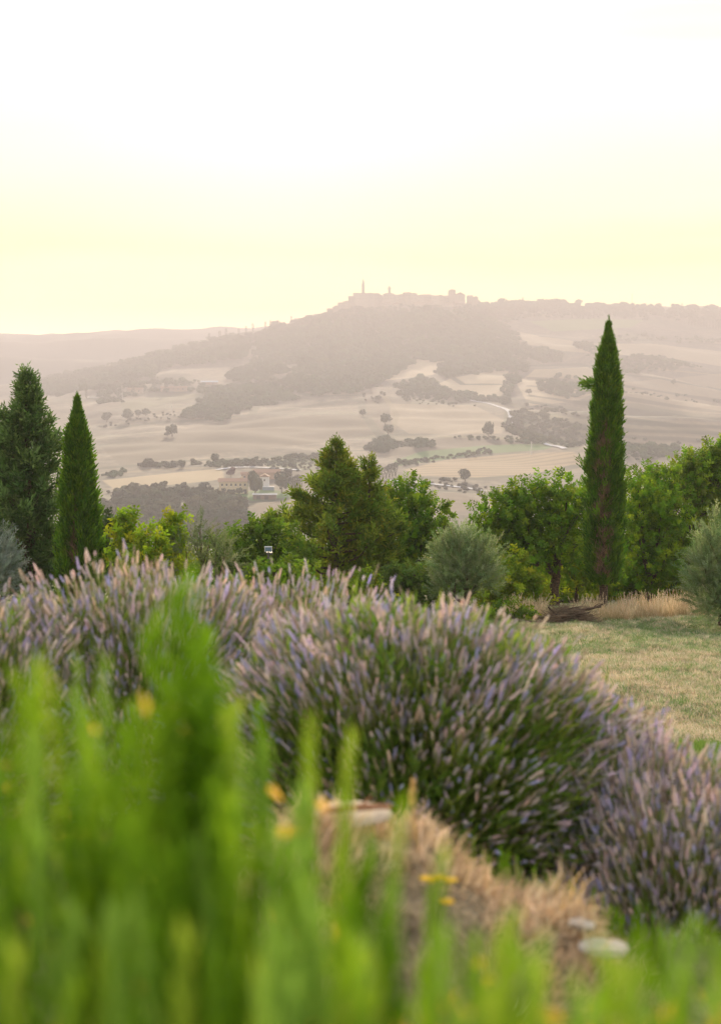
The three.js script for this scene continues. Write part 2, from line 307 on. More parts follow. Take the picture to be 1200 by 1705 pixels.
// ------------------------------------------------------------------ far woods and single trees
function crownGeo(seed, rx, ry, n, size, lobes = 7, base = 0.15) {     // loose crown of leaf-clump faces on a few lobes
  const keep = rnd; rnd = mulberry(seed); const mb = new MB(), L = [];
  for (let i = 0; i < lobes; i++) { const a = i * 2.4 + ru(0, 1), r = ru(0.1, 0.55); L.push({ c: V(Math.cos(a) * r * rx, ry * ru(0.55, 1.35), Math.sin(a) * r * rx), s: ru(0.42, 0.62) }); }
  for (let i = 0; i < n; i++) {
    const l = pick(L), d = rdir(), k = Math.cbrt(ru(0.45, 1)) * l.s, p = V(l.c.x + d.x * k * rx, l.c.y + d.y * k * ry, l.c.z + d.z * k * rx);
    if (p.y < base * ry) continue;
    const nrm = d.clone().addScaledVector(rdir(), 0.5).normalize(), s = perp(nrm), t = new THREE.Vector3().crossVectors(nrm, s), z = size * ru(0.6, 1.4);
    mb.tri(p.clone().addScaledVector(s, -z), p.clone().addScaledVector(s, z), p.clone().addScaledVector(t, z * 1.4));
    mb.tri(p.clone().addScaledVector(s, z * .8), p.clone().addScaledVector(s, -z * .8), p.clone().addScaledVector(t, -z * 1.2));
  }
  rnd = keep; return mb.geo();
}
const farLeaf = new THREE.MeshStandardMaterial({ color: 0xffffff, roughness: 1, side: THREE.DoubleSide });
const roundCrowns = [1, 2, 3, 4].map((s) => crownGeo(40 + s, 1, 0.62, 420, 0.11, 8));            // radius 1, height about 1.2
const spireGeo = (() => { const keep = rnd; rnd = mulberry(77); const mb = new MB(); for (let i = 0; i < 260; i++) { const t = rnd(), r = 0.14 * Math.sin(Math.PI * Math.pow(1 - t, 0.55) * 0.9 + 0.1) * ru(0.7, 1.05), a = rnd() * 6.283, p = V(Math.cos(a) * r, t, Math.sin(a) * r), d = V(Math.cos(a) * .3, 1, Math.sin(a) * .3).normalize(); mb.leaf(p, d, perp(d), ru(0.06, 0.12), 0.022); } rnd = keep; return mb.geo(); })();
const inPoly = (x, y, P) => { let c = false; for (let i = 0, j = P.length - 1; i < P.length; j = i++) if ((P[i][1] > y) !== (P[j][1] > y) && x < (P[j][0] - P[i][0]) * (y - P[i][1]) / (P[j][1] - P[i][1]) + P[i][0]) c = !c; return c; };
const DARK = [0.052, 0.082, 0.032];
function wood(name, label, outline, spacing, rad, col = DARK, d0 = 600, d1 = 3290, keepShare = 0.92) {
  const xs = outline.map((p) => p[0]), lo = (Math.min(...xs) - 600) / F - 0.004, hi = (Math.max(...xs) - 600) / F + 0.004, M = [[], [], [], []], C = [[], [], [], []];
  for (let d = d0; d < d1; d += spacing) for (let x = lo * d; x < hi * d; x += spacing) {
    const X = x + rs(spacing * 0.5), D = d + rs(spacing * 0.5), y = farH(X / D, D), [px, py] = pix(X, y, -D);
    const wob = outline.length > 7 ? 5 : 2.5; if (!inPoly(px + wob * 1.6 * n2(X / 40, D / 40), py + wob * n2b(X / 45, D / 60), outline) || rnd() > keepShare - 0.35 * sstep(n2(X / 70, D / 110), 0.25, 0.7)) continue;
    const k = Math.floor(rnd() * 4), s = rad * ru(0.5, 1.0) * (1 + 0.3 * n2b(X / 60, D / 60)) * (rnd() < 0.1 ? 1.45 : 1), tone = 1 + 0.35 * n2(X / 90 + 5, D / 130);
    M[k].push(new THREE.Matrix4().compose(V(X, y - s * 0.15, -D), new THREE.Quaternion().setFromAxisAngle(UPV, rnd() * 6.283), V(s, s * ru(0.8, 1.25), s))); C[k].push(jit(col.map((v, j) => v * tone * (j === 0 ? 1 + 0.2 * n2b(X / 50, D / 50) : 1)), 0.4, 0.14));
  }
  const root = thing(name, label, 'woodland'); root.userData.kind = 'stuff';
  M.forEach((m, k) => m.length && inst('trees', roundCrowns[k], farLeaf, m, C[k], root));
  return root;
}
wood('woodland', 'dense dark woodland covering the knoll just below the town', [[418, 592], [440, 564], [520, 540], [600, 526], [690, 520], [760, 521], [820, 533], [850, 552], [878, 582], [874, 600], [845, 613], [800, 620], [745, 630], [725, 623], [740, 606], [705, 599], [672, 612], [640, 634], [600, 652], [560, 657], [520, 657], [478, 642], [480, 627], [500, 612], [470, 602], [430, 600]], 9, 7.5);
wood('woodland', 'long belt of trees along the left end of the ridge', [[20, 660], [60, 638], [160, 618], [230, 600], [300, 582], [380, 562], [420, 566], [414, 588], [396, 602], [350, 603], [300, 610], [262, 612], [258, 627], [200, 640], [150, 650], [90, 657]], 9.5, 7.5);
wood('woodland', 'wood in a crooked strip between the upper left fields', [[335, 652], [380, 646], [440, 641], [497, 656], [488, 669], [420, 674], [390, 696], [350, 701], [303, 700], [318, 682], [345, 673]], 8, 6.2);
wood('woodland', 'small wood between two pale fields left of the knoll', [[368, 634], [408, 612], [425, 600], [470, 604], [482, 620], [440, 632]], 8.5, 6.5);
wood('woodland', 'trees climbing the slope to the left foot of the town', [[390, 566], [450, 550], [500, 538], [545, 524], [580, 520], [640, 521], [600, 528], [520, 542], [440, 566]], 9, 7, [0.07, 0.07, 0.04], 2600);
wood('woodland', 'dark copse right of the central fields above the road', [[666, 642], [700, 630], [725, 637], [745, 654], [790, 660], [850, 668], [848, 674], [780, 667], [700, 662], [668, 657]], 7.5, 5.5);
wood('woodland', 'two clumps of trees below the bright field right of the knoll', [[880, 584], [905, 580], [935, 590], [938, 602], [905, 605], [884, 598]], 8, 6);
wood('woodland', 'grove just left of the top of the tall cypress', [[957, 574], [972, 570], [996, 574], [1000, 592], [975, 592]], 8, 6);
wood('woodland', 'broad dark grove right of the tall cypress across the slope', [[1015, 598], [1060, 592], [1110, 598], [1165, 612], [1120, 616], [1060, 622], [1015, 618]], 8, 5.5);
wood('woodland', 'rounded grove left of the tall cypress in mid slope', [[893, 640], [915, 630], [950, 628], [985, 634], [985, 652], [960, 662], [920, 662], [900, 652]], 7.5, 5.5);
wood('woodland', 'narrow strip of trees running down from the knoll to the road', [[846, 606], [876, 600], [880, 612], [862, 636], [846, 660], [832, 668], [840, 640]], 7.5, 5);
wood('scrub', 'low scrub in the hollow beside the bend of the road', [[852, 688], [885, 686], [935, 696], [985, 722], [975, 745], [930, 738], [880, 736], [845, 718], [838, 706]], 6, 3.4, [0.075, 0.08, 0.038]);
wood('hedgerow', 'dark hedgerow of tall trees in the centre of the valley', [[614, 756], [618, 736], [650, 733], [700, 735], [716, 740], [712, 746], [660, 748], [640, 758]], 5, 3.6);
wood('woodland', 'large dark wood in the valley below the farmhouse', [[160, 845], [220, 822], [300, 822], [350, 826], [405, 838], [416, 866], [395, 896], [300, 905], [160, 900]], 6, 4.6, [0.058, 0.066, 0.034], 480, 900);
wood('hedgerow', 'thin hedgerow along the field left of the farmhouse', [[225, 782], [240, 773], [290, 768], [365, 770], [440, 765], [560, 758], [560, 762], [450, 774], [365, 778], [280, 777]], 4.5, 2.6, [0.07, 0.078, 0.04], 600, 1300, 0.75);
wood('hedgerow', 'low hedge at the left end of the stubble field', [[165, 792], [185, 786], [208, 787], [205, 793], [180, 796]], 4.5, 2.4);
wood('hedgerow', 'bushy hedge along the lower edge of the green strip', [[640, 778], [680, 766], [740, 757], [800, 750], [830, 752], [800, 760], [720, 768], [660, 780]], 5, 2.2, [0.07, 0.08, 0.036], 600, 1400, 0.8);
wood('hedgerow', 'hedge along the foot of the sloping field in the middle', [[755, 727], [830, 729], [905, 733], [960, 740], [960, 746], [880, 738], [755, 732]], 5, 2.3, DARK, 600, 1600, 0.7);
wood('woodland', 'dark band of trees right of the tall cypress on the valley side', [[1000, 748], [1040, 742], [1100, 742], [1130, 748], [1120, 764], [1040, 766], [1000, 762]], 6, 3.6);
wood('hedgerow', 'bushes beside the farm track below the stubble field', [[640, 806], [700, 799], [800, 803], [900, 806], [960, 796], [968, 806], [880, 818], [820, 826], [700, 812]], 5, 2.0, [0.07, 0.074, 0.036], 600, 1300, 0.36);
wood('woodland', 'trees growing among the lower houses and walls of the town', [[540, 530], [560, 512], [600, 506], [680, 508], [780, 508], [800, 524], [700, 522], [600, 524]], 9, 4.6, [0.08, 0.088, 0.05], 2880, 3020, 0.45);
wood('woodland', 'wooded skyline running right from the town along the ridge', [[776, 522], [776, 508], [830, 506], [900, 505], [960, 510], [1050, 513], [1200, 516], [1260, 518], [1260, 534], [1120, 532], [1000, 528], [900, 530], [840, 534]], 11, 7.5, [0.07, 0.074, 0.042], 2750, 3330);
wood('hedgerow', 'scattered hedges in the fields below the skyline at right', [[1010, 560], [1050, 556], [1120, 562], [1200, 566], [1200, 572], [1100, 570], [1010, 568]], 9, 4.5, DARK, 2200, 3200, 0.5);
wood('woodland', 'trees round the houses of the upper left farm', [[160, 655], [200, 640], [258, 632], [330, 634], [350, 648], [320, 652], [250, 650], [200, 668], [165, 672]], 8, 4.8, DARK, 1500, 2600, 0.45);
wood('olive_grove', 'rows of small olive trees on the slope behind the farm', [[440, 772], [470, 760], [540, 754], [556, 776], [548, 786], [450, 784]], 6.2, 1.7, [0.10, 0.11, 0.07], 800, 1300, 0.9);

for (const [l, o, sp, r, k] of [['thin line of scrub climbing between the left fields', [[165, 708], [260, 690], [330, 682], [332, 690], [262, 700], [168, 716]], 7, 2.2, 0.4], ['line of bushes along the top of the central field', [[600, 660], [640, 655], [700, 668], [790, 668], [790, 674], [700, 674], [640, 668], [604, 668]], 7, 2.4, 0.4],
  ['garden trees round the farmhouse', [[360, 800], [400, 780], [480, 776], [500, 800], [470, 806], [400, 796], [366, 806]], 6, 2.6, 0.35], ['straggling trees at the upper edge of the valley wood', [[170, 822], [240, 806], [330, 812], [380, 818], [410, 830], [300, 824], [200, 830]], 6, 3.0, 0.5],
  ['line of bushes along the ditch across the right slope', [[1030, 645], [1110, 655], [1200, 668], [1200, 676], [1110, 664], [1030, 654]], 9, 3.2, 0.5], ['bushes in the dip right of the road bend', [[860, 676], [900, 672], [980, 690], [1040, 715], [1030, 724], [960, 702], [900, 684]], 8, 3, 0.4], ['trees between the two upper fields left of the knoll', [[400, 640], [440, 632], [500, 640], [500, 650], [440, 644], [404, 650]], 8, 5, 0.7],
  ['bushes along the lower edge of the right slope fields', [[1000, 728], [1100, 728], [1200, 735], [1240, 750], [1100, 742], [1000, 740]], 8, 3, 0.5]]) wood('scrub', l, o, sp, r, [0.068, 0.074, 0.036], 560, 2700, k);

wood('woodland', 'high clump of trees swelling above the skyline right of the town', [[845, 512], [868, 498], [900, 494], [930, 500], [945, 512]], 11, 9.5, [0.07, 0.08, 0.045], 2900, 3320);
wood('woodland', 'low rounded clumps on the skyline at far right', [[985, 518], [1010, 508], [1060, 510], [1100, 514], [1160, 512], [1200, 514], [1200, 520]], 14, 9, [0.07, 0.08, 0.045], 3000, 3320, 0.7);
const barkMat = std(0.16, 0.125, 0.095, 1);
const trunkFar = new MB().tube([V(0, -0.3, 0), V(0, 0.3, 0), V(0.03, 0.9, 0)], [0.09, 0.07, 0.03], 5).geo(true);
const farGreen = std(0.062, 0.072, 0.036, 1, { side: THREE.DoubleSide }), farRed = std(0.11, 0.045, 0.05, 1, { side: THREE.DoubleSide });
function fieldTree(px, py, r, label, mat = farGreen, tall = 1.2) {      // px, py: its foot
  const p = hit(px, py), t = thing('field_tree', label, 'tree', p.x, p.y, p.z);
  const c = part('crown', roundCrowns[Math.floor(rnd() * 4)], mat, t); c.scale.set(r, r * tall, r); c.position.y = r * 0.25; c.rotation.y = rnd() * 6;
  part('trunk', trunkFar, barkMat, t).scale.set(r, r, r);
  return t;
}
fieldTree(287, 727, 6.6, 'round lone tree in the open field on the left');
fieldTree(279, 727, 3.2, 'small bush touching the left side of the lone round tree');
fieldTree(178, 703, 6.5, 'single round tree near the left cypress top');
fieldTree(213, 700, 7.6, 'taller tree at the left end of three in the upper field');
fieldTree(231, 694, 4.6, 'small tree in the middle of three in the upper field');
fieldTree(243, 693, 5.2, 'rounded tree at the right end of three in the upper field');
fieldTree(641, 707, 6.2, 'upper of two trees standing above the central hedgerow');
fieldTree(646, 724, 5.6, 'lower of two trees just above the central hedgerow');
fieldTree(604, 693, 3.6, 'tree beside the pale scar in the middle of the field', farGreen, 1.5);
fieldTree(813, 728, 5.2, 'upright tree left of the scrub hollow', farGreen, 1.9);
fieldTree(774, 802, 4.3, 'lone bush on the edge of the stubble field', farGreen, 1.3);
fieldTree(357, 772, 3.6, 'dark tree at the right end of the thin hedgerow', farGreen, 1.4);
fieldTree(303, 778, 3.0, 'round bush standing out of the thin hedgerow');
fieldTree(425, 823, 5.0, 'large dark tree in front of the farm outbuilding', farGreen, 2.0);
fieldTree(469, 820, 5.2, 'large dark tree right of the white barn', farGreen, 1.7);
fieldTree(385, 794, 3.2, 'reddish purple tree behind the farmhouse roof', farRed, 1.4);
fieldTree(372, 822, 2.0, 'small bush at the left corner of the farmhouse');
fieldTree(399, 824, 2.4, 'low bush in front of the farmhouse wall');
fieldTree(880, 657, 4.2, 'low bush left of the rounded grove');
fieldTree(747, 660, 3.6, 'small tree right of the copse', farGreen, 1.5);
fieldTree(1120, 640, 4.6, 'small shrub far right below the broad grove');
function farCypress(px, py, h, label, group) {
  const p = hit(px, py), t = thing('cypress', label, 'cypress', p.x, p.y, p.z, group);
  const c = part('crown', spireGeo, farGreen, t); c.scale.set(h, h * 1.03, h); part('trunk', trunkFar, barkMat, t).scale.set(h * 0.3, h * 0.3, h * 0.3); return t;
}
farCypress(277, 652, 17, 'slim cypress beside the long roof of the upper farm');
farCypress(222, 660, 13, 'slim cypress left of the upper farm');
farCypress(144, 664, 11, 'slim cypress near the pool at far left');
const nth = (i, k) => (i === 0 ? 'leftmost' : i === k - 1 ? 'rightmost' : ['', 'second', 'third', 'fourth', 'fifth', 'sixth', 'seventh', 'eighth', 'ninth', 'tenth', 'eleventh', 'twelfth'][i]) + (i === 0 || i === k - 1 ? '' : ' from the left');
for (let i = 0; i < 5; i++) farCypress(486 + i * 3.6, 818, 7.5 + rs(0.8), 'small cypress in the row right of the farm, ' + nth(i, 5), 'cypress row right of the farm');
for (let i = 0; i < 7; i++) farCypress(627 + i * 5.2, 800 - i * 1.2, 8 + rs(1.8), 'cypress in the row right of the big conifer, ' + nth(i, 7), 'cypress row behind the big conifer');
for (let i = 0; i < 13; i++) farCypress(1146 + i * 5, 541 + i * 0.7, 15 + rs(2), 'cypress in the avenue at far right, ' + nth(i, 13), 'cypress avenue below the skyline');
for (let i = 0; i < 9; i++) farCypress(537 + i * 5 + rs(1.5), 523 - i * 0.9, 14 + rs(4), 'cypress on the slope below the bell tower, ' + nth(i, 9), 'cypresses left of the bell tower');
for (let i = 0; i < 12; i++) farCypress(350 + i * 15 + rs(5), 570 - i * 3.6 + rs(1), 13 + rs(4), 'cypress along the ridge left of the town, ' + nth(i, 12), 'cypresses on the left ridge');
for (let i = 0; i < 10; i++) farCypress(790 + i * 42 + rs(12), 507 + rs(2), 15 + rs(4), 'cypress on the skyline right of the town, ' + nth(i, 10), 'cypresses on the right skyline');
for (let i = 0; i < 5; i++) farCypress(952 + i * 9 + rs(2), 531 + rs(1), 15 + rs(3), 'cypress above the tip of the tall cypress, ' + nth(i, 5), 'cypress group above the fields');

// ------------------------------------------------------------------ buildings
const stone = [std(0.40, 0.33, 0.26), std(0.36, 0.29, 0.22), std(0.46, 0.38, 0.30), std(0.33, 0.26, 0.20)], tile = std(0.30, 0.17, 0.11), dark = std(0.05, 0.045, 0.04), cream = std(0.62, 0.52, 0.34), white = std(0.75, 0.73, 0.70), greyRoof = std(0.42, 0.42, 0.42);
function houseAt(name, label, cat, px, py, w, h, dep, wallM, roofM, o = {}) {
  const p = o.at ?? hit(px, py), t = thing(name, label, cat, p.x, p.y, p.z, o.group), sink = o.sink ?? 4;
  t.rotation.y = o.turn ?? 0;
  part('wall', new THREE.BoxGeometry(w, h + sink, dep).translate(0, (h - sink) / 2, 0), wallM, t);
  const rh = o.rh ?? Math.min(w, dep) * 0.22, e = 0.5, W = w / 2 + e, D = dep / 2 + e, mb = new MB();
  if (o.roof === 'gableFront') { const A = V(-W, h, D), B = V(W, h, D), T = V(0, h + rh, D), a = V(-W, h, -D), b = V(W, h, -D), T2 = V(0, h + rh, -D); mb.tri(A, B, T).tri(b, a, T2).quad(B, b, T2, T).quad(a, A, T, T2).quad(a, b, B, A); }
  else { const A = V(-W, h, D), B = V(W, h, D), a = V(-W, h, -D), b = V(W, h, -D), hip = o.roof === 'hip' ? D * 0.9 : 0, T = V(-W + hip, h + rh, 0), T2 = V(W - hip, h + rh, 0); mb.quad(A, B, T2, T).quad(b, a, T, T2).tri(a, A, T).tri(B, b, T2).quad(a, b, B, A); }
  part('roof', mb.geo(), roofM, t);
  if (o.chimney) part('chimney', new THREE.BoxGeometry(1, 1.8, 1).translate(w * 0.28, h + rh * 0.9, 0), wallM, t);
  for (const [x, y, ww, hh] of o.windows ?? []) {
    const f = part('window', new THREE.BoxGeometry(ww, hh, 0.16).translate(x, y, dep / 2 + 0.03), dark, t);
    part('sill', new THREE.BoxGeometry(ww + 0.3, 0.14, 0.3).translate(x, y - hh / 2 - 0.08, dep / 2 + 0.12), white, f);
  }
  for (const [x, ww, hh] of o.doors ?? []) part('door', new THREE.BoxGeometry(ww, hh, 0.2).translate(x, hh / 2, dep / 2 + 0.03), dark, t);
  return t;
}
{ // hilltop town: pixels are feet of the visible fronts
  const rowWin = (w, h, n) => { const a = []; for (let f = 0; f < n; f++) for (let i = 0; i < Math.floor(w / 5); i++) a.push([-w / 2 + 3 + i * 5, h - 3.5 - f * 5, 1.2, 1.9]); return a; };
  const town = (label, x0, x1, top, d, mi, roof = 'side', rh, name = 'town_house') => {
    const s = d / F, c = at((x0 + x1) / 2, top + 1.5, d), w = (x1 - x0) * s, g = farH(c.x / d, d) - 3, r = rh ?? 3, h = c.y - g - r;
    return houseAt(name, label, 'house', 0, 0, w, h, 16, stone[mi], tile, { turn: rs(0.25), at: V(c.x, g, c.z), roof, rh: r, sink: 6, windows: rowWin(w, h, 2) });
  };
  town('lowest house at the left end of the town wall', 545, 556, 512, 2985, 1, 'side', 3);
  town('narrow house above the lowest one at the left end', 554, 565, 507, 2988, 3, 'gableFront', 3);
  town('stepped house at the left end of the town', 563, 573, 502, 2990, 0, 'side', 3);
  town('tall house at the corner before the cathedral', 572, 582, 499, 2992, 2, 'hip', 2);
  town('square house leaning on the cathedral', 580, 590, 491, 2990, 1, 'side', 3);
  town('tall cathedral block under the bell tower', 588, 612, 486, 2996, 2, 'side', 3);
  town('cathedral apse house right of the bell tower', 610, 622, 485.5, 3000, 0, 'hip', 2);
  town('flat-topped palace right of the bell tower', 621, 632, 486, 3004, 1, 'hip', 2);
  town('low house between the palace and the crenellated tower', 631, 639, 489.5, 3000, 3, 'gableFront', 3);
  town('block with the small crenellated tower on it', 638, 656, 486, 3002, 2, 'hip', 2);
  town('low front house under the crenellated tower', 636, 650, 500, 2980, 3, 'side', 3);
  town('second low front house under the crenellated tower', 652, 668, 502, 2978, 0, 'gableFront', 3.5);
  town('narrow house right of the crenellated tower', 655, 664, 489, 3000, 0, 'side', 3);
  town('stepped house before the long palace', 663, 673, 488, 3003, 3, 'hip', 2);
  town('tall palace in the middle of the town', 672, 684, 485, 3004, 1, 'side', 3);
  town('tall palace with hipped roof in the middle of the town', 683, 694, 486, 3004, 2, 'hip', 2);
  town('lower terrace house right of the palaces', 693, 704, 489, 3002, 0, 'gableFront', 3);
  town('pale front house in the middle of the town', 690, 706, 501, 2980, 2, 'side', 3);
  town('wide terrace house in the middle of the town', 703, 717, 488.5, 3006, 3, 'side', 3);
  town('front house right of the pale one', 708, 722, 499, 2984, 1, 'hip', 2.5);
  town('house left of the raised block with a low roof', 716, 729, 490, 3004, 2, 'side', 3);
  town('plain house next to the raised block', 728, 739, 489, 3006, 0, 'gableFront', 3);
  town('small house directly left of the raised block', 738, 748, 490.5, 3002, 3, 'side', 3);
  town('raised square block near the right end of town', 747, 757, 480, 3004, 1, 'hip', 1.5);
  town('gabled church at the right end of town', 757, 774, 485, 3000, 0, 'gableFront', 5);
  town('low front house under the gabled church', 756, 772, 501, 2982, 3, 'side', 3);
  town('front house under the raised block', 738, 753, 503, 2978, 2, 'hip', 2.5);
  town('small house behind trees right of the gabled church', 778, 786, 490, 3050, 1, 'side', 2.5);
  town('last small house right of the town', 787, 795, 491.5, 3060, 0, 'gableFront', 2.5);
  { // bell tower
    const d = 2992, c = at(604.5, 487, d), t = thing('bell_tower', 'tall pointed bell tower rising above the town', 'tower', c.x, c.y - 6, c.z);
    part('shaft', new THREE.BoxGeometry(5.6, 16, 5.6).translate(0, 8, 0), stone[1], t);
    part('belfry', new THREE.CylinderGeometry(2.5, 2.8, 8, 8).translate(0, 20, 0), stone[1], t);
    part('cornice', new THREE.BoxGeometry(6.2, 0.7, 6.2).translate(0, 16, 0), stone[0], t);
    for (let k = 0; k < 4; k++) part('opening', new THREE.BoxGeometry(1.3, 4.2, 0.4).translate(0, 20, 2.5).rotateY(k * Math.PI / 2), dark, t);
    part('spire', new THREE.ConeGeometry(2.6, 9, 8).translate(0, 28.4, 0), stone[1], t);
  }
  { // crenellated tower
    const d = 3000, c = at(648, 488, d), t = thing('clock_tower', 'small crenellated tower on the town roofline', 'tower', c.x, c.y - 4, c.z);
    part('shaft', new THREE.BoxGeometry(5, 12, 5).translate(0, 6, 0), stone[1], t);
    part('platform', new THREE.BoxGeometry(7, 1.6, 7).translate(0, 12.4, 0), stone[1], t);
    for (const x of [-2.9, 0, 2.9]) for (const z of [-2.9, 2.9]) part('merlon', new THREE.BoxGeometry(1.2, 1.6, 1).translate(x, 14, z), stone[1], t);
    part('belfry', new THREE.BoxGeometry(3, 4, 3).translate(0, 15.2, 0), stone[1], t);
  }
  { const d = 3280, p = hit(1051, 514, 2600), t = thing('antenna_mast', 'thin antenna mast on the skyline above the tall cypress', 'mast', p.x, p.y, p.z);
    part('pole', new THREE.CylinderGeometry(0.35, 0.6, 30, 6).translate(0, 15, 0), dark, t); part('crossbar', new THREE.BoxGeometry(3, 0.4, 0.4).translate(0, 27, 0), dark, t); }
}
{ // farm in the valley
  const win = []; for (let i = 0; i < 6; i++) win.push([-5.8 + i * 2.35, 4.6, 0.85, 1.15]); for (let i = 0; i < 5; i++) win.push([-5.2 + i * 2.7, 1.6, 0.85, 1.3]);
  houseAt('farmhouse', 'cream two storey farmhouse with red roof in the valley', 'house', 389, 821, 15, 6.2, 7, cream, tile, { windows: win, doors: [[6.3, 1.2, 2.2]], chimney: true, turn: 0.06, rh: 1.6 });
  houseAt('barn', 'long reddish barn behind the farmhouse', 'barn', 444, 797, 15, 3.8, 8, std(0.42, 0.28, 0.20), tile, { windows: [[-5, 2, 1, 1.2], [0, 2, 1, 1.2], [5, 2, 1, 1.2]], rh: 1.7 });
  houseAt('annex', 'low red roofed house at the left end of the barn', 'house', 414, 798, 8, 3, 7, std(0.45, 0.33, 0.25), tile, { windows: [[-2, 1.6, 1, 1], [2, 1.6, 1, 1]], rh: 1.3 });
  houseAt('white_barn', 'small white gabled house between the two dark trees', 'house', 441, 813, 4.6, 6.4, 6, white, tile, { windows: [[0, 4.6, 0.8, 1.1]], roof: 'gableFront', rh: 1.5 });
  houseAt('open_shed', 'low brown shed with a grey roof below the farm', 'shed', 441, 831, 11.5, 2.4, 5, std(0.20, 0.13, 0.09), greyRoof, { rh: 0.5, doors: [[-3, 2, 1.8], [1, 2, 1.8]] });
  const p = hit(447, 816), b = thing('tarpaulin', 'blue tarpaulin cover beside the white gabled house', 'tarpaulin', p.x, p.y, p.z);
  part('cover', new THREE.BoxGeometry(6, 1.7, 3.4).translate(0, 0.8, 0), std(0.22, 0.30, 0.42, 0.6), b);
  part('frame', new THREE.BoxGeometry(6.3, 0.15, 3.7).translate(0, 1.74, 0), std(0.5, 0.52, 0.55), b);
  const q = hit(339, 824), car = thing('parked_car', 'white car parked left of the farmhouse', 'car', q.x, q.y, q.z); car.rotation.y = 0.4;
  part('body', new THREE.BoxGeometry(4.2, 0.75, 1.8).translate(0, 0.7, 0), white, car); const cab = new THREE.BoxGeometry(2.3, 0.6, 1.6).translate(-0.2, 1.35, 0); part('cabin', cab, dark, car);
  for (const x of [-1.3, 1.3]) for (const z of [-0.85, 0.85]) part('wheel', new THREE.CylinderGeometry(0.33, 0.33, 0.2, 10).rotateX(Math.PI / 2).translate(x, 0.33, z), dark, car);
  const q2 = hit(212, 828), van = thing('parked_van', 'white van among the trees left of the valley wood', 'van', q2.x, q2.y, q2.z);
  part('body', new THREE.BoxGeometry(4.6, 1.9, 1.9).translate(0, 1.3, 0), white, van); part('windscreen', new THREE.BoxGeometry(0.1, 0.7, 1.6).translate(2.3, 1.8, 0), dark, van);
  for (const x of [-1.4, 1.4]) for (const z of [-0.9, 0.9]) part('wheel', new THREE.CylinderGeometry(0.35, 0.35, 0.2, 10).rotateX(Math.PI / 2).translate(x, 0.35, z), dark, van);
  houseAt('upper_farm', 'long low farm building on the upper left slope', 'house', 290, 651, 34, 4.5, 9, std(0.44, 0.32, 0.24), tile, { windows: [[-12, 2.6, 1.4, 1.4], [-6, 2.6, 1.4, 1.4], [0, 2.6, 1.4, 1.4], [6, 2.6, 1.4, 1.4], [12, 2.6, 1.4, 1.4]], rh: 2 });
  houseAt('upper_house', 'small house among trees left of the long farm building', 'house', 226, 655, 20, 5.5, 9, std(0.42, 0.33, 0.26), tile, { windows: [[-5, 3, 1.4, 1.6], [5, 3, 1.4, 1.6]], rh: 2 });
  houseAt('pale_house', 'house with a pale bluish roof on the upper left slope', 'house', 349, 640, 22, 3, 9, std(0.42, 0.30, 0.22), std(0.58, 0.62, 0.68), { windows: [[-5, 1.6, 1.4, 1.2], [5, 1.6, 1.4, 1.2]], rh: 2 });
  { const p3 = hit(160, 662), o = thing('swimming_pool', 'pale pool with a low surround at the far left farm', 'pool', p3.x, p3.y + 0.5, p3.z); part('surround', new THREE.BoxGeometry(20, 1.2, 12), white, o); part('water', new THREE.BoxGeometry(17, 0.1, 9).translate(0, 0.6, 0), std(0.30, 0.42, 0.44, 0.1), o); }
  for (const [x, y, h, l] of [[204, 665, 17, 'white utility pole beside the upper left farm'], [286, 688, 13, 'thin utility pole in the field above the lone tree'], [884, 757, 9, 'white post at the end of the vineyard strip']]) {
    const p4 = hit(x, y), o = thing('utility_pole', l, 'pole', p4.x, p4.y, p4.z); part('pole', new THREE.CylinderGeometry(0.22, 0.3, h, 6).translate(0, h / 2, 0), white, o); part('crossarm', new THREE.BoxGeometry(1.6, 0.15, 0.15).translate(0, h - 0.5, 0), white, o);
  }
}

// ------------------------------------------------------------------ leaves and sprays
rnd = mulberry(500);
function spray(n, L, lw, spread, upBias, droop = 0) {                  // leaves along a short twig that runs up +y
  const mb = new MB();
  for (let i = 0; i < n; i++) {
    const t = (i + rnd()) / n, a = i * 2.399 + rs(0.4), o = V(rs(0.03) * L[1], t * L[1] - droop * t * t, rs(0.03) * L[1]);
    const dir = V(Math.cos(a) * spread, upBias + rs(0.25), Math.sin(a) * spread).normalize(), s = new THREE.Vector3().crossVectors(dir, UPV).normalize();
    s.applyAxisAngle(dir, rs(0.9)); mb.leaf(o, dir, s, L[0] * ru(0.7, 1.2), lw * ru(0.8, 1.15), 0.3);
  }
  return mb;
}
const twigBit = (mb, l, r) => mb.tube([V(0, 0, 0), V(0, l * 0.6, 0.01 * l), V(0, l, 0)], [r, r * 0.7, r * 0.3], 3);
const oakSprays = [0, 1, 2].map(() => spray(13, [0.095, 0.20], 0.030, 0.9, 0.45).geo());
const oliveSprays = [0, 1, 2].map(() => spray(26, [0.062, 0.26], 0.0068, 0.65, 0.75).geo());
const juniperSprays = [0, 1, 2].map(() => { const mb = new MB(); for (let b = 0; b < 6; b++) { const o = V(0, b * 0.032, 0), d = V(Math.cos(b * 2.4) * 0.75, 1, Math.sin(b * 2.4) * 0.75).normalize(); for (let i = 0; i < 4; i++) { const q = o.clone().addScaledVector(d, i * 0.036), dd = d.clone().addScaledVector(rdir(), 0.55).normalize(); mb.leaf(q, dd, perp(dd), ru(0.06, 0.10), 0.015, 0.35); } } return mb.geo(); });
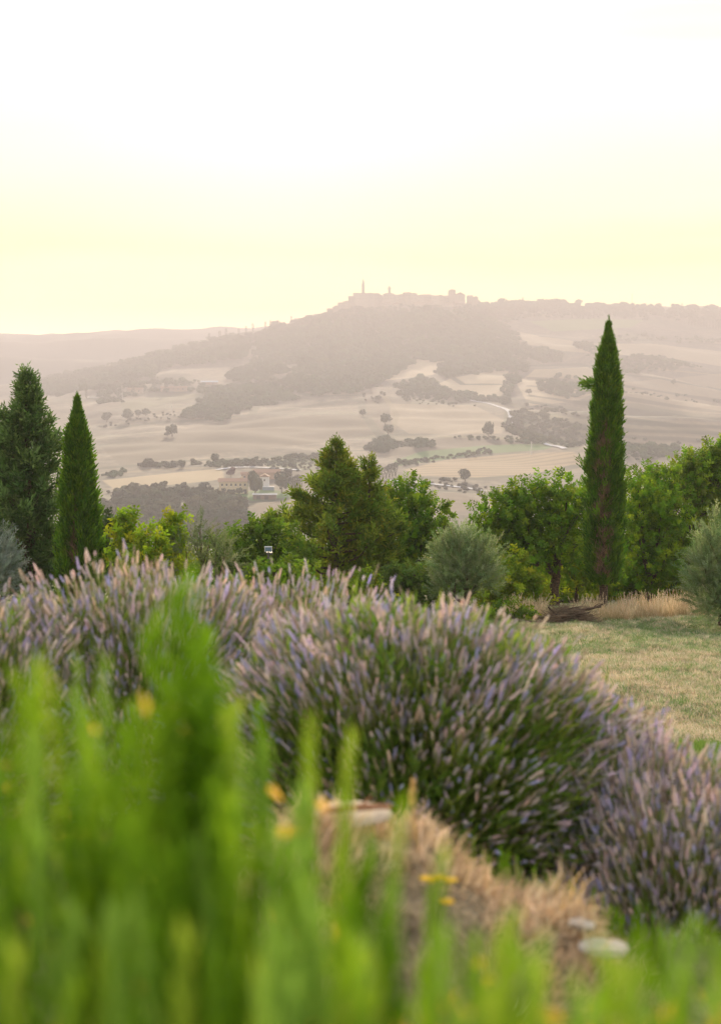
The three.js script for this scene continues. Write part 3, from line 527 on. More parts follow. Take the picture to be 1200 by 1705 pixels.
const plumes = [0, 1, 2].map(() => { const mb = new MB(); for (let b = 0; b < 6; b++) { const a = b * 2.4, d = V(Math.cos(a) * 0.28, 1, Math.sin(a) * 0.28).normalize(), o = V(Math.cos(a) * 0.016, b * 0.022, Math.sin(a) * 0.016); for (let i = 0; i < 3; i++) { const q = o.clone().addScaledVector(d, i * 0.04), dd = d.clone().addScaledVector(rdir(), 0.3).normalize(); mb.leaf(q, dd, perp(dd), ru(0.055, 0.09), 0.014, 0.35); } } return mb.geo(); });
const bareTwigs = [0, 1].map(() => { const mb = new MB(); for (let b = 0; b < 5; b++) { const d = V(rs(0.6), 1, rs(0.6)).normalize(); mb.tube([V(0, 0, 0), d.clone().multiplyScalar(0.09), d.clone().multiplyScalar(0.17).add(V(rs(.03), 0, rs(.03)))], [0.004, 0.003, 0.001], 3); } return mb.geo(); });
const LEAF = leafMat(0.58), NEEDLE = leafMat(0.46), twigMat = std(0.17, 0.105, 0.06, 1);
const bark = (() => {                                                   // furrowed bark
  const S = 256, data = new Uint8Array(S * S * 4);
  for (let j = 0; j < S; j++) for (let i = 0; i < S; i++) { const a = i / S * 6.2832, k = 0.62 + 0.3 * n3(Math.cos(a) * 3, Math.sin(a) * 3, j / 40) + 0.22 * n3(Math.cos(a) * 11, Math.sin(a) * 11, j / 11) + 0.1 * rnd(), o = (j * S + i) * 4; data[o] = clamp(150 * k, 0, 255); data[o + 1] = clamp(126 * k, 0, 255); data[o + 2] = clamp(104 * k, 0, 255); data[o + 3] = 255; }
  const t = new THREE.DataTexture(data, S, S); t.wrapS = t.wrapT = THREE.RepeatWrapping; t.magFilter = THREE.LinearFilter; t.colorSpace = THREE.SRGBColorSpace; t.needsUpdate = true;
  return t;
})();
const barkNear = std(0.55, 0.5, 0.46, 1, { map: bark });
function limbGeo(pts, rads, sides = 8) {                                // smooth tube with bark coordinates
  const c = new THREE.CatmullRomCurve3(pts), n = pts.length * 4, g = new THREE.TubeGeometry(c, n, 1, sides, false), p = g.attributes.position, v = V(0, 0, 0), uv = g.attributes.uv, len = c.getLength();
  for (let i = 0; i <= n; i++) { const k = i / n * (rads.length - 1), a = Math.floor(Math.min(k, rads.length - 1.001)), r = lerp(rads[a], rads[a + 1], k - a), ctr = c.getPointAt(i / n); for (let s = 0; s <= sides; s++) { const q = i * (sides + 1) + s; v.fromBufferAttribute(p, q).sub(ctr).multiplyScalar(r * (1 + 0.12 * n2(i * 0.9, (s % sides) * 2.1))).add(ctr); p.setXYZ(q, v.x, v.y, v.z); uv.setXY(q, uv.getX(q) * len * 1.5, uv.getY(q)); } }
  g.computeVertexNormals(); return g;
}
const foot = (px, d) => { const x = ray(px, 900).u * d; return V(x, ground(x, -d), -d); };
const yAt = (px, py, d) => ray(px, py).t * d;

// broad-leaved tree or bush: a limb to every clump, leaf sprays over each clump
function leafy(name, label, cat, px, d, clumps, o = {}) {
  // clumps: [dx px, top py, half-width px, half-height px, depth shift m]
  const b = foot(px, d), t = thing(name, label, cat, b.x, b.y, b.z, o.group), s = d / F, M = [[], [], []], C = [[], [], []], limbs = [];
  const cs = clumps.map(([dx, py, rx, ry, dz = 0]) => ({ c: V(dx * s, yAt(px, py, d) + 0 - b.y, dz), r: V(rx * s, ry * s, rx * s * (o.depth ?? 0.9)) }));
  const fork = V(rs(0.05), (o.fork ?? 0.25) * Math.max(...cs.map((q) => q.c.y)), 0), tr = o.trunk ?? 0.07;
  if (!o.noTrunk) part('trunk', limbGeo([V(0, -0.25, 0), V(rs(tr), fork.y * 0.5, 0), fork], [tr * 1.3, tr, tr * 0.85]), barkNear, t);
  for (const q of cs) {
    const mid = fork.clone().lerp(q.c, 0.55).add(V(rs(0.12), -0.08, rs(0.12)));
    limbs.push(limbGeo([fork.clone().add(V(0, -0.03, 0)), mid, q.c.clone().add(V(0, q.r.y * 0.3, 0))], [tr * 0.55, tr * 0.36, tr * 0.12], 6));
    const vol = q.r.x * q.r.y * 1.0, n = Math.round(0.66 * (o.density ?? 420) * Math.pow(vol, 0.75));
    for (let i = 0; i < 4; i++) { const e = q.c.clone().add(rdir().multiply(q.r).multiplyScalar(0.75)); limbs.push(limbGeo([mid, mid.clone().lerp(e, 0.6).add(V(rs(.05), rs(.05), rs(.05))), e], [tr * 0.2, tr * 0.12, tr * 0.05], 4)); }
    for (let i = 0; i < n; i++) {
      const dir = rdir(); if (dir.y < -0.75) continue;
      const k = Math.pow(rnd(), 0.38) * (1 + 0.34 * n3(dir.x * 2.6 + q.c.x * 3, dir.y * 2.6, dir.z * 2.6 + q.c.y * 5) + (rnd() < 0.06 ? ru(0, 0.25) : 0)), p = q.c.clone().add(dir.clone().multiply(q.r).multiplyScalar(k));
      if (n3(p.x * 3.1 + b.x, p.y * 3.1, p.z * 3.1) < (o.gap ?? -0.42)) continue;
      const w = dir.clone().addScaledVector(UPV, o.up ?? 0.5).addScaledVector(rdir(), 0.7).normalize(), m = Math.floor(rnd() * 3);
      M[m].push(along(p, w, ru(0.75, 1.25) * (o.size ?? 1))); C[m].push(jit(pick(o.cols), 0.34, 0.12));
    }
  }
  part('limb', mergeGeometries(limbs), barkNear, t);
  const crown = new THREE.Group(); crown.name = 'crown'; t.add(crown);
  M.forEach((m, k) => m.length && inst('leaves', (o.sprays ?? oakSprays)[k], o.mat ?? LEAF, m, C[k], crown));
  return t;
}
const OAK = [[0.15, 0.28, 0.012], [0.12, 0.24, 0.012], [0.22, 0.32, 0.014]], LIME = [[0.25, 0.36, 0.012], [0.20, 0.32, 0.012], [0.34, 0.38, 0.014]], OLIVE = [[0.22, 0.30, 0.12], [0.16, 0.24, 0.085], [0.29, 0.35, 0.17]], SILVER = [[0.30, 0.35, 0.29], [0.24, 0.30, 0.24]], MIDG = [[0.13, 0.225, 0.015], [0.18, 0.27, 0.02], [0.10, 0.19, 0.014]];

leafy('oak_tree', 'rounded dark green tree left of the tall cypress', 'tree', 925, 38, [[-70, 868, 70, 56], [-18, 836, 62, 44, -.2], [15, 850, 44, 52, .2], [-100, 895, 42, 44, .1], [-45, 915, 66, 46, .3], [10, 920, 48, 50], [-92, 860, 40, 40], [-40, 880, 70, 60, -.3]], { cols: OAK, trunk: 0.13, fork: 0.3, density: 520 });
leafy('maple_bush', 'yellow green bush between the rounded tree and the tall cypress', 'bush', 962, 39, [[-5, 860, 22, 44], [5, 915, 30, 46], [-14, 960, 36, 36, .2], [18, 965, 36, 40]], { cols: LIME, trunk: 0.05, density: 560 });
leafy('broadleaf_tree', 'large bright green tree filling the right edge above the olive', 'tree', 1150, 42, [[40, 800, 60, 56, -.4], [-10, 810, 62, 46], [-70, 836, 52, 56, .2], [60, 850, 60, 60], [-20, 870, 80, 60, .3], [-80, 900, 50, 60, .3], [-10, 940, 90, 60, .4], [70, 930, 60, 60], [20, 780, 40, 34], [55, 762, 34, 26]], { cols: [...OAK, [0.16, 0.22, 0.028]], trunk: 0.15, fork: 0.35, density: 560 });
leafy('broadleaf_tree', 'dark green tree right behind the trunk of the tall cypress', 'tree', 1080, 40, [[-20, 830, 40, 48], [20, 860, 44, 54], [-20, 900, 50, 56], [28, 940, 52, 50], [-25, 965, 44, 40]], { cols: OAK, trunk: 0.1, density: 520 });
leafy('broadleaf_tree', 'pale yellow green tree reaching above its neighbours at the right edge', 'tree', 1195, 46, [[0, 790, 40, 46], [-48, 790, 34, 40], [-90, 812, 36, 36], [14, 760, 30, 24], [-20, 840, 70, 60]], { cols: LIME, trunk: 0.1, density: 520 });
leafy('oak_tree', 'rounded green tree touching the right side of the central conifer', 'tree', 672, 40, [[5, 826, 34, 30], [-22, 848, 34, 36], [30, 858, 40, 40], [0, 880, 60, 50, .3], [32, 905, 38, 46, .2], [-10, 930, 56, 46, .3], [20, 950, 46, 36]], { cols: OAK, trunk: 0.1, density: 540 });
leafy('olive_tree', 'round silvery olive tree in the middle', 'olive tree', 775, 33, [[-8, 908, 30, 26], [-26, 930, 30, 34], [24, 930, 30, 30], [0, 948, 46, 38, .3], [-18, 970, 38, 28, .3], [28, 964, 26, 30, .2]], { cols: OLIVE, sprays: oliveSprays, trunk: 0.07, density: 1500, up: 0.7, gap: -0.7 });
leafy('olive_tree', 'silvery olive tree cut by the right edge', 'olive tree', 1205, 30, [[-6, 915, 44, 44], [-30, 950, 40, 50, .2], [20, 940, 50, 60], [-20, 990, 46, 46, .3], [10, 1000, 60, 50, .3]], { cols: OLIVE, sprays: oliveSprays, trunk: 0.08, density: 1500, up: 0.7, gap: -0.7 });
leafy('olive_tree', 'small silver grey olive at the left edge', 'olive tree', -8, 29, [[6, 930, 30, 40], [10, 955, 34, 40, .2], [-30, 950, 40, 50]], { cols: SILVER, sprays: oliveSprays, trunk: 0.05, density: 1400, up: 0.7, gap: -0.7 });
leafy('ash_bush', 'bright green bush right of the round olive tree', 'bush', 858, 35, [[0, 955, 26, 32], [-12, 985, 34, 26, .2], [24, 980, 26, 24], [-40, 990, 30, 22, .2], [10, 1000, 50, 20]], { cols: LIME, trunk: 0.03, density: 620, noTrunk: true });
leafy('ash_bush', 'bright green bush under the conifer left of the round olive tree', 'bush', 655, 34, [[0, 975, 40, 24], [34, 962, 32, 22], [-34, 990, 34, 24, .2], [60, 985, 36, 24], [15, 1000, 60, 20]], { cols: [[0.14, 0.23, 0.03], [0.11, 0.19, 0.028], [0.18, 0.26, 0.03]], density: 620, noTrunk: true });
leafy('sapling', 'slender yellow green sapling right of the left cypress', 'sapling', 214, 30, [[2, 872, 15, 16], [-10, 890, 18, 16], [8, 900, 18, 22], [-4, 930, 28, 24]], { cols: LIME, trunk: 0.025, density: 620 });
leafy('sapling', 'slender yellow green sapling in front of the valley wood', 'sapling', 290, 31, [[6, 862, 12, 14], [-2, 880, 16, 18], [6, 898, 20, 18], [-4, 925, 26, 26]], { cols: LIME, trunk: 0.025, density: 620 });
leafy('shrub', 'dark blue green shrub touching the left cypress', 'bush', 184, 33, [[0, 880, 14, 24], [4, 910, 20, 30], [-4, 945, 24, 30]], { cols: [[0.07, 0.11, 0.045], [0.09, 0.13, 0.05]], density: 640 });
leafy('shrub', 'grey green shrub below the valley wood', 'bush', 338, 30, [[-6, 890, 24, 24], [10, 915, 34, 28], [-26, 925, 28, 28, .2], [36, 935, 30, 30]], { cols: [[0.17, 0.21, 0.10], [0.14, 0.19, 0.08], [0.2, 0.24, 0.1]], sprays: oliveSprays, density: 620 });
leafy('shrub', 'leafy yellow green shrub between the two saplings', 'bush', 248, 29, [[0, 905, 18, 22], [-12, 930, 26, 26], [20, 938, 26, 24]], { cols: LIME, density: 560 });
leafy('shrub', 'green bush behind the small solar lamp', 'bush', 432, 33, [[4, 885, 28, 24], [-20, 905, 34, 30], [34, 905, 30, 30], [-40, 930, 36, 30], [10, 940, 56, 34, .2], [50, 945, 34, 30]], { cols: MIDG, density: 600 });
leafy('shrub', 'green bush behind the lavender left of the solar lamp', 'bush', 385, 34, [[0, 915, 34, 26], [-14, 940, 40, 26], [24, 940, 30, 26]], { cols: MIDG, density: 560 });
leafy('shrub', 'tall thin shoot right of the rounded conifer neighbour', 'sapling', 742, 38, [[0, 858, 8, 16], [-6, 890, 12, 20], [4, 915, 14, 22]], { cols: MIDG, trunk: 0.02, density: 500 });
leafy('shrub', 'dark thicket closing the view under the right hand trees', 'bush', 1110, 45, [[-150, 950, 60, 60], [-70, 940, 60, 60], [0, 935, 70, 70], [80, 935, 80, 70], [-110, 985, 70, 36], [20, 985, 90, 40]], { cols: OAK, density: 900, noTrunk: true, gap: -0.6 });
leafy('shrub', 'dark thicket between the rounded tree and the olive', 'bush', 850, 46, [[-60, 960, 50, 46], [0, 950, 60, 56], [70, 955, 60, 56], [10, 985, 90, 36]], { cols: OAK, density: 900, noTrunk: true, gap: -0.6 });
leafy('shrub', 'dark thicket under the central conifer', 'bush', 560, 44, [[-90, 950, 70, 50], [-20, 940, 70, 56], [60, 940, 70, 56], [-150, 960, 60, 40], [130, 950, 60, 50]], { cols: OAK, density: 900, noTrunk: true, gap: -0.6 });
leafy('shrub', 'dark thicket behind the lavender at left', 'bush', 130, 42, [[-120, 930, 70, 50], [-20, 930, 80, 44], [80, 940, 70, 36], [160, 950, 60, 32]], { cols: OAK, density: 900, noTrunk: true, gap: -0.6 });
leafy('shrub', 'bright low shrubs in front of the central conifer trunk', 'bush', 560, 33, [[-70, 985, 44, 24], [0, 990, 50, 22], [50, 980, 40, 26, .3], [-120, 975, 40, 26]], { cols: [...LIME, ...MIDG], density: 620, noTrunk: true });
leafy('shrub', 'low green shrub hiding the post of the solar lamp', 'bush', 455, 19.4, [[0, 960, 44, 26], [-30, 975, 40, 26], [40, 970, 40, 26]], { cols: MIDG, density: 700, noTrunk: true, size: 0.7 });
leafy('shrub', 'green weedy shrub at the left end of the fallen branches', 'bush', 845, 32, [[0, 1020, 34, 16], [-30, 1028, 30, 16], [30, 1030, 24, 10]], { cols: [...LIME, ...MIDG], density: 620, noTrunk: true, size: 0.8 });
leafy('shrub', 'low green undergrowth behind the fallen branches', 'bush', 905, 41, [[0, 985, 60, 26], [-70, 990, 50, 24], [60, 985, 50, 30], [120, 985, 50, 34], [190, 985, 60, 34]], { cols: [...MIDG, ...LIME], density: 520, noTrunk: true });

// conifers
function conifer(name, label, px, d, topPy, halfW, o = {}) {
  const b = foot(px, d), t = thing(name, label, 'conifer', b.x, b.y, b.z), s = d / F, h = yAt(px, topPy, d) - b.y, R = halfW * s, M = [[], [], []], C = [[], [], []], L = [];
  part('trunk', limbGeo([V(0, -0.3, 0), V(rs(.04), h * 0.35, 0), V(rs(.04), h * 0.7, 0), V(0, h * 0.99, 0)], [0.028 * h, 0.021 * h, 0.011 * h, 0.002 * h]), barkNear, t);
  const nb = o.branches ?? 74;
  for (let i = 0; i < nb; i++) {
    const f = lerp(o.low ?? 0.12, 0.985, Math.pow((i + rnd()) / nb, 0.9)), a = i * 2.399 + rs(0.5), side = Math.cos(a);
    let len = R * (o.profile ? o.profile(f) : Math.pow(1 - f, 0.75) * 1.15 + 0.05) * ru(0.45, 1.22); if (i % 6 === 0) len *= 1.25;
    const y0 = h * f, rise = (o.rise ?? 0.35) * ru(0.5, 1.3) * lerp(1, 0.55, f), e = V(Math.cos(a) * len, y0 + len * rise, Math.sin(a) * len), m = V(Math.cos(a) * len * 0.55, y0 + len * rise * 0.25, Math.sin(a) * len * 0.55);
    const cv = new THREE.QuadraticBezierCurve3(V(0, y0, 0), m, e);
    L.push(limbGeo([V(0, y0, 0), m.clone().lerp(e, 0.1), e], [0.012 * h * (1 - f) + 0.006, 0.006 * h * (1 - f) + 0.004, 0.003], 5));
    const ns = Math.round((o.sprays ?? 30) * Math.sqrt(len / R + 0.12));
    for (let k = 0; k < ns; k++) {
      const tt = Math.pow(rnd(), 0.55) * 1.02, p = cv.getPoint(Math.min(tt, 1)), w = (1.05 - tt) * len * 0.26 + 0.035;
      p.add(V(rs(w), rs(w * 0.4) - (o.droop ?? 0.05) * rnd(), rs(w)));
      const dir = cv.getTangent(Math.min(tt, 1)).addScaledVector(UPV, o.tipUp ?? 0.55).addScaledVector(rdir(), 0.6).normalize(), q = Math.floor(rnd() * 3);
      M[q].push(along(p, dir, ru(0.8, 1.35) * (o.size ?? 1) * lerp(0.6, 1, sstep(1 - f, 0, 0.3)))); C[q].push(jit(pick(o.cols), 0.4, 0.12));
    }
  }
  part('branch', mergeGeometries(L), barkNear, t);
  const crown = new THREE.Group(); crown.name = 'crown'; t.add(crown);
  M.forEach((m, k) => m.length && inst('sprays', juniperSprays[k], NEEDLE, m, C[k], crown));
  return t;
}
const CON = [[0.18, 0.26, 0.024], [0.14, 0.23, 0.022], [0.25, 0.28, 0.024]], BLUE = [[0.115, 0.20, 0.050], [0.085, 0.165, 0.038], [0.15, 0.235, 0.07]];
conifer('conifer', 'broad conifer with an open pointed top in the centre', 560, 37, 730, 104, { cols: CON, branches: 70, sprays: 26, low: 0.1, rise: 0.5, size: 1.1, profile: (f) => (f < 0.35 ? 0.86 + f * 0.4 : f < 0.6 ? 1.0 - (f - 0.35) * 1.9 : f < 0.8 ? 0.525 - (f - 0.6) * 1.55 : 0.215 - (f - 0.8) * 0.95) });
conifer('conifer', 'slimmer conifer leader leaning beside the central conifer with an upswept tip', 614, 37.6, 758, 56, { cols: CON, branches: 40, sprays: 20, low: 0.12, rise: 0.6, size: 1.05, profile: (f) => (f < 0.55 ? 0.95 : f < 0.75 ? 0.95 - (f - 0.55) * 3.1 : 0.33 - (f - 0.75) * 1.1) });
conifer('conifer', 'tall blue green conifer at the left edge', 50, 33, 612, 66, { cols: BLUE, branches: 96, sprays: 23, low: 0.06, rise: 0.85, size: 1.15, droop: 0.16, tipUp: 0.7, profile: (f) => (f < 0.5 ? 1 - 0.2 * f : f < 0.75 ? 0.9 - (f - 0.5) * 1.9 : 0.425 - (f - 0.75) * 1.62) });
conifer('conifer', 'dark conifer cut off by the left edge behind the tall one', -14, 35, 676, 52, { cols: BLUE, branches: 80, sprays: 32, low: 0.06, rise: 0.8, size: 1.15, droop: 0.12, profile: (f) => (f < 0.6 ? 1 : 1 - (f - 0.6) * 2.3) });

// columnar cypresses
function cypress(label, px, d, topPy, half, o = {}) {
  const b = foot(px, d), t = thing('cypress', label, 'cypress', b.x, b.y, b.z), s = d / F, h = yAt(px, topPy, d) - b.y, R = half * s, M = [[], [], []], C = [[], [], []], D = [[], []], DC = [[], []];
  const lean = (f) => (o.lean ?? 0) * s * f * f, prof = o.profile;
  part('trunk', limbGeo([V(0, -0.3, 0), V(lean(.2), h * 0.2, 0), V(lean(.6), h * 0.6, 0), V(lean(.97), h * 0.97, 0)], [0.11, 0.085, 0.05, 0.01].map((x) => x * (o.trunk ?? 1))), barkNear, t);
  const N = o.n ?? 5200;
  for (let i = 0; i < N; i++) {
    const f = lerp(o.low ?? 0.09, 0.995, Math.pow(rnd(), 0.92)), a = rnd() * 2 * Math.PI, lump = 1 + 0.2 * n3(Math.cos(a) * 1.6, f * 9, Math.sin(a) * 1.6 + px) + 0.15 * n3(Math.cos(a) * 3.5, f * 24, Math.sin(a) * 3.5) + (rnd() < 0.08 ? ru(0, 0.16) : 0);
    const r = R * prof(f) * lerp(0.25, 1, sstep(1 - f, 0, 0.1)) * lump * (1 - 0.55 * Math.pow(rnd(), 2.2)), p = V(lean(f) + Math.cos(a) * r, h * f, Math.sin(a) * r);
    const facing = Math.sin(a) > 0.12 && Math.abs(Math.cos(a) - (o.gapAt ?? -0.2) - 0.12 * n2(f * 7, px)) < (o.gapW ?? 0.3) * sstep((o.gapTop ?? 0.66) - f, 0, 0.12) * (f > 0.1 ? 1 : 0);
    const dir = V(Math.cos(a) * 0.35, 1, Math.sin(a) * 0.35).addScaledVector(rdir(), 0.35).normalize();
    if (facing && rnd() < 0.86) { if (rnd() < 0.9) { const q = rnd() < 0.5 ? 0 : 1; p.x = lean(f) + (p.x - lean(f)) * 0.9; p.z *= 0.82; D[q].push(along(p, dir, ru(0.7, 1.3))); DC[q].push(jit([0.25, 0.165, 0.09], 0.4, 0.1)); } continue; }
    const q = Math.floor(rnd() * 3); M[q].push(along(p, dir, ru(0.75, 1.35) * (o.size ?? 1) * lerp(0.4, 1, sstep(1 - f, 0, 0.25)))); C[q].push(jit(pick(o.cols), 0.38, 0.12));
  }
  for (let i = 0; i < 14; i++) { const f = 0.97 + i * 0.0035; M[i % 3].push(along(V(lean(f) + rs(0.012), h * f, rs(0.012)), V(rs(.15), 1, rs(.15)).normalize(), 0.42)); C[i % 3].push(jit(pick(o.cols), 0.3, 0.1)); }
  const crown = new THREE.Group(); crown.name = 'crown'; t.add(crown);
  M.forEach((m, k) => inst('sprays', plumes[k], NEEDLE, m, C[k], crown));
  const dead = new THREE.Group(); dead.name = 'dead_twigs'; tag(dead, 'brown dry inner twigs in the split of the crown'); t.add(dead);
  D.forEach((m, k) => m.length && inst('twigs', bareTwigs[k], new THREE.MeshStandardMaterial({ color: 0xffffff, roughness: 1 }), m, DC[k], dead));
  const stray = (fx, fy, ln, n, up) => {                                 // a branch that sticks out of the column
    const y = yAt(px, fy, d) - b.y, e = V((fx - px) * s, y, 0.15), st = V(lean(.5), y - ln, 0), mm = [];
    part('branch', limbGeo([st, st.clone().lerp(e, 0.6).add(V(0, -0.04, 0)), e], [0.02, 0.013, 0.005], 5), barkNear, t);
    for (let i = 0; i < n; i++) mm.push(along(e.clone().lerp(st, rnd() * 0.4).add(V(rs(.08), rs(.08), rs(.08))), V(up[0], up[1], 0).addScaledVector(rdir(), 0.5).normalize(), ru(0.8, 1.2)));
    inst('sprays', plumes[0], NEEDLE, mm, mm.map(() => jit(pick(o.cols), 0.2)), crown);
  };
  for (const q of o.strays ?? []) stray(...q);
  return t;
}
const CYP = [[0.10, 0.21, 0.012], [0.075, 0.175, 0.010], [0.14, 0.25, 0.014]];
cypress('tall slender cypress with a bare brown split on the right', 1005, 36, 538, 26, { cols: CYP, n: 6800, low: 0.085, gapAt: -0.24, gapW: 0.6, gapTop: 0.7, lean: 2, trunk: 1.0, profile: (f) => f < 0.13 ? lerp(0.55, 0.92, (f - 0.06) / 0.07) : f < 0.3 ? lerp(0.92, 1, (f - 0.13) / 0.17) : Math.pow(clamp((1.0 - f) / 0.7, 0, 1), 0.52), strays: [[972, 640, 0.05, 16, [-1, 0.1]], [967, 768, 0.9, 22, [-0.2, 1]]] });
cypress('shorter pointed cypress with brown inner twigs on the left', 133, 31, 664, 32, { cols: CYP, n: 5600, low: 0.04, gapAt: -0.1, gapW: 0.26, gapTop: 0.6, trunk: 0.9, profile: (f) => f < 0.3 ? lerp(0.8, 1, f / 0.3) : Math.pow(clamp((1.0 - f) / 0.7, 0, 1), 0.95), size: 1.0 });

// ------------------------------------------------------------------ solar lamp, fallen branches
{
  const d = 20, p = at(447, 914, d), g = ground(p.x, -d), t = thing('solar_lamp', 'small solar lamp on a thin post behind the lavender', 'lamp', p.x, g, p.z), H = p.y - g;
  part('post', new THREE.CylinderGeometry(0.012, 0.014, H, 8).translate(0, H / 2, 0), std(0.09, 0.09, 0.09, 0.6), t);
  const pan = new THREE.Group(); pan.name = 'solar_panel'; pan.position.set(0, H, 0.03); pan.rotation.x = 0.25; t.add(pan);
  part('panel_frame', new THREE.BoxGeometry(0.098, 0.075, 0.012), std(0.62, 0.64, 0.66, 0.5), pan);
  part('cell', new THREE.BoxGeometry(0.080, 0.057, 0.006).translate(0, 0, 0.0075), std(0.16, 0.24, 0.36, 0.25), pan);
  part('lamp_head', new THREE.BoxGeometry(0.075, 0.03, 0.05).translate(0.01, H - 0.055, 0.0), std(0.07, 0.07, 0.07, 0.5), t);
}
{
  const woodM = std(0.62, 0.56, 0.50, 1, { map: bark });
  const log = (label, pts, d, r) => { const P = pts.map(([x, y, dd = 0]) => { const q = at(x, y, d + dd); q.y = Math.max(q.y, ground(q.x, q.z) + r * 0.6); return q; }), o = P[0].clone(), t = thing('fallen_branch', label, 'branch', o.x, o.y, o.z); part('stem', limbGeo(P.map((q) => q.clone().sub(o)), [r, r * 0.8, r * 0.55]), woodM, t); const m = P[1].clone().sub(o); part('twig', limbGeo([m, m.clone().add(V(.12, .1, .05)), m.clone().add(V(.3, .1, .1))], [r * .35, r * .25, r * .1], 5), woodM, t); return t; };
  log('long grey fallen branch lying in front of the dry grass', [[862, 1043], [905, 1036], [950, 1024]], 31, 0.045);
  log('thin grey branch leaning out of the brush heap', [[912, 1010], [925, 1022], [950, 1036]], 31, 0.022);
  log('curved branch on the right end of the brush heap', [[905, 1030, .1], [940, 1020, .1], [1000, 1010, .3]], 31, 0.035);
  log('pale broken branch end propped beside the cypress trunk', [[962, 1018], [985, 1013], [1003, 1006]], 32, 0.03);
  log('dark branch under the left end of the fallen branches', [[826, 1055], [850, 1047], [880, 1040]], 30.5, 0.04);
  const o = at(945, 1034, 31.2), g = ground(o.x, o.z), t = thing('brush_heap', 'brown heap of dead brush at the foot of the cypress', 'brush heap', o.x, g, o.z), mm = [], cc = [];
  for (let i = 0; i < 420; i++) { const x = rs(0.5), e = 0.34 * (1 - (x / 0.55) ** 2); mm.push(along(V(x, rnd() * e, rs(0.3)), V(1, rs(0.5) - x * 0.6, rs(0.4)).normalize().multiplyScalar(rnd() < 0.5 ? 1 : -1), ru(0.9, 1.9))); cc.push(jit([0.17, 0.12, 0.075], 0.35)); }
  inst('brushwood', bareTwigs[0], new THREE.MeshStandardMaterial({ color: 0xffffff, roughness: 1 }), mm, cc, t);
  for (const [x0, y0, z0, x1, y1, z1, r] of [[-.5, .06, .3, .4, .3, .2, .022], [-.4, .2, .25, .5, .12, .3, .018], [-.2, .28, .1, .45, .36, -.1, .016], [-.55, .04, .1, .1, .3, .3, .02]]) part('stick', limbGeo([V(x0, y0, z0), V((x0 + x1) / 2, (y0 + y1) / 2 + .04, (z0 + z1) / 2), V(x1, y1, z1)], [r, r * .8, r * .4], 6), woodM, t);
}

// ------------------------------------------------------------------ grass
const bladeTuft = (n, h, w, spread) => { const mb = new MB(); for (let i = 0; i < n; i++) { const a = rnd() * 6.283, r = rnd() * spread * 0.5, o = V(Math.cos(a) * r, 0, Math.sin(a) * r), d = V(Math.cos(a) * ru(0.1, 0.8), 1, Math.sin(a) * ru(0.1, 0.8)).normalize(), l = h * ru(0.5, 1.1); const s = perp(d), m = o.clone().addScaledVector(d, l * 0.6), tip = o.clone().addScaledVector(d, l).add(V(Math.cos(a) * l * 0.25, -l * 0.1, Math.sin(a) * l * 0.25)); mb.tri(o.clone().addScaledVector(s, -w), o.clone().addScaledVector(s, w), m.clone().addScaledVector(s, w * .7)).tri(o.clone().addScaledVector(s, -w), m.clone().addScaledVector(s, w * .7), m.clone().addScaledVector(s, -w * .7)).tri(m.clone().addScaledVector(s, -w * .7), m.clone().addScaledVector(s, w * .7), tip); } return mb.geo(); };
const seedStalk = () => { const mb = new MB(); for (let k = 0; k < 7; k++) { const d = V(rs(0.35), 1, rs(0.35)).normalize(), l = ru(0.35, 0.75), o = V(rs(0.05), 0, rs(0.05)), e = o.clone().addScaledVector(d, l); mb.tube([o, o.clone().addScaledVector(d, l * .5), e], [0.0035, 0.003, 0.002], 3); for (let i = 0; i < 9; i++) { const q = e.clone().addScaledVector(d, -i * 0.018), dd = d.clone().addScaledVector(rdir(), 0.8).normalize(); mb.leaf(q, dd, perp(dd), ru(0.03, 0.05), 0.007); } } return mb.geo(); };
const GRASS = leafMat(0.35);
{
  const tufts = [bladeTuft(16, 0.055, 0.0022, 0.16), bladeTuft(16, 0.065, 0.0022, 0.18), bladeTuft(14, 0.085, 0.0028, 0.14)], M = [[], [], []], C = [[], [], []];
  for (let i = 0; i < 62000; i++) {
    const d = 6.5 + 31 * Math.pow(rnd(), 0.8), u = d < 24 ? ru(0.03, 0.25) : ru(-0.06, 0.25), x = u * d, m = lawnMix(x, d), k = rnd() < m * 0.35 ? 2 : Math.floor(rnd() * 2);
    const c = rnd() < m * 0.8 ? pick([[0.21, 0.31, 0.10], [0.26, 0.35, 0.13], [0.25, 0.33, 0.18], [0.17, 0.28, 0.08]]) : pick([[0.64, 0.55, 0.38], [0.56, 0.47, 0.32], [0.70, 0.61, 0.44], [0.46, 0.37, 0.25]]);
    M[k].push(along(V(x, ground(x, -d) - 0.008, -d), V(rs(.3), 1, rs(.3)).normalize(), ru(0.7, 1.4), rnd() * 6.28, ru(0.5, 1.3))); C[k].push(d < 11 && m > 0.45 ? jit([0.17, 0.27, 0.045], 0.2) : jit(c, 0.2));
  }
  const g = new THREE.Group(); g.name = 'lawn_grass'; scene.add(g); tag(g, 'short dry lawn grass with green patches on the right', 'grass', null, 'stuff');
  M.forEach((m, k) => inst('grass_tufts', tufts[k], GRASS, m, C[k], g));
  const weeds = [], wc = [], wg = bladeTuft(18, 0.14, 0.006, 0.22);
  for (let i = 0; i < 420; i++) { const d = 24 + 10 * Math.pow(rnd(), 0.7), u = ru(0.07, 0.24), x = u * d; if (fbm(x * 0.5, d * 0.35) < 0.02) continue; weeds.push(along(V(x, ground(x, -d) - 0.02, -d), UPV, ru(0.6, 1.2))); wc.push(jit(pick([[0.12, 0.19, 0.05], [0.15, 0.22, 0.07], [0.13, 0.19, 0.09]]), 0.2)); }
  inst('weed_tufts', wg, GRASS, weeds, wc, g);
}
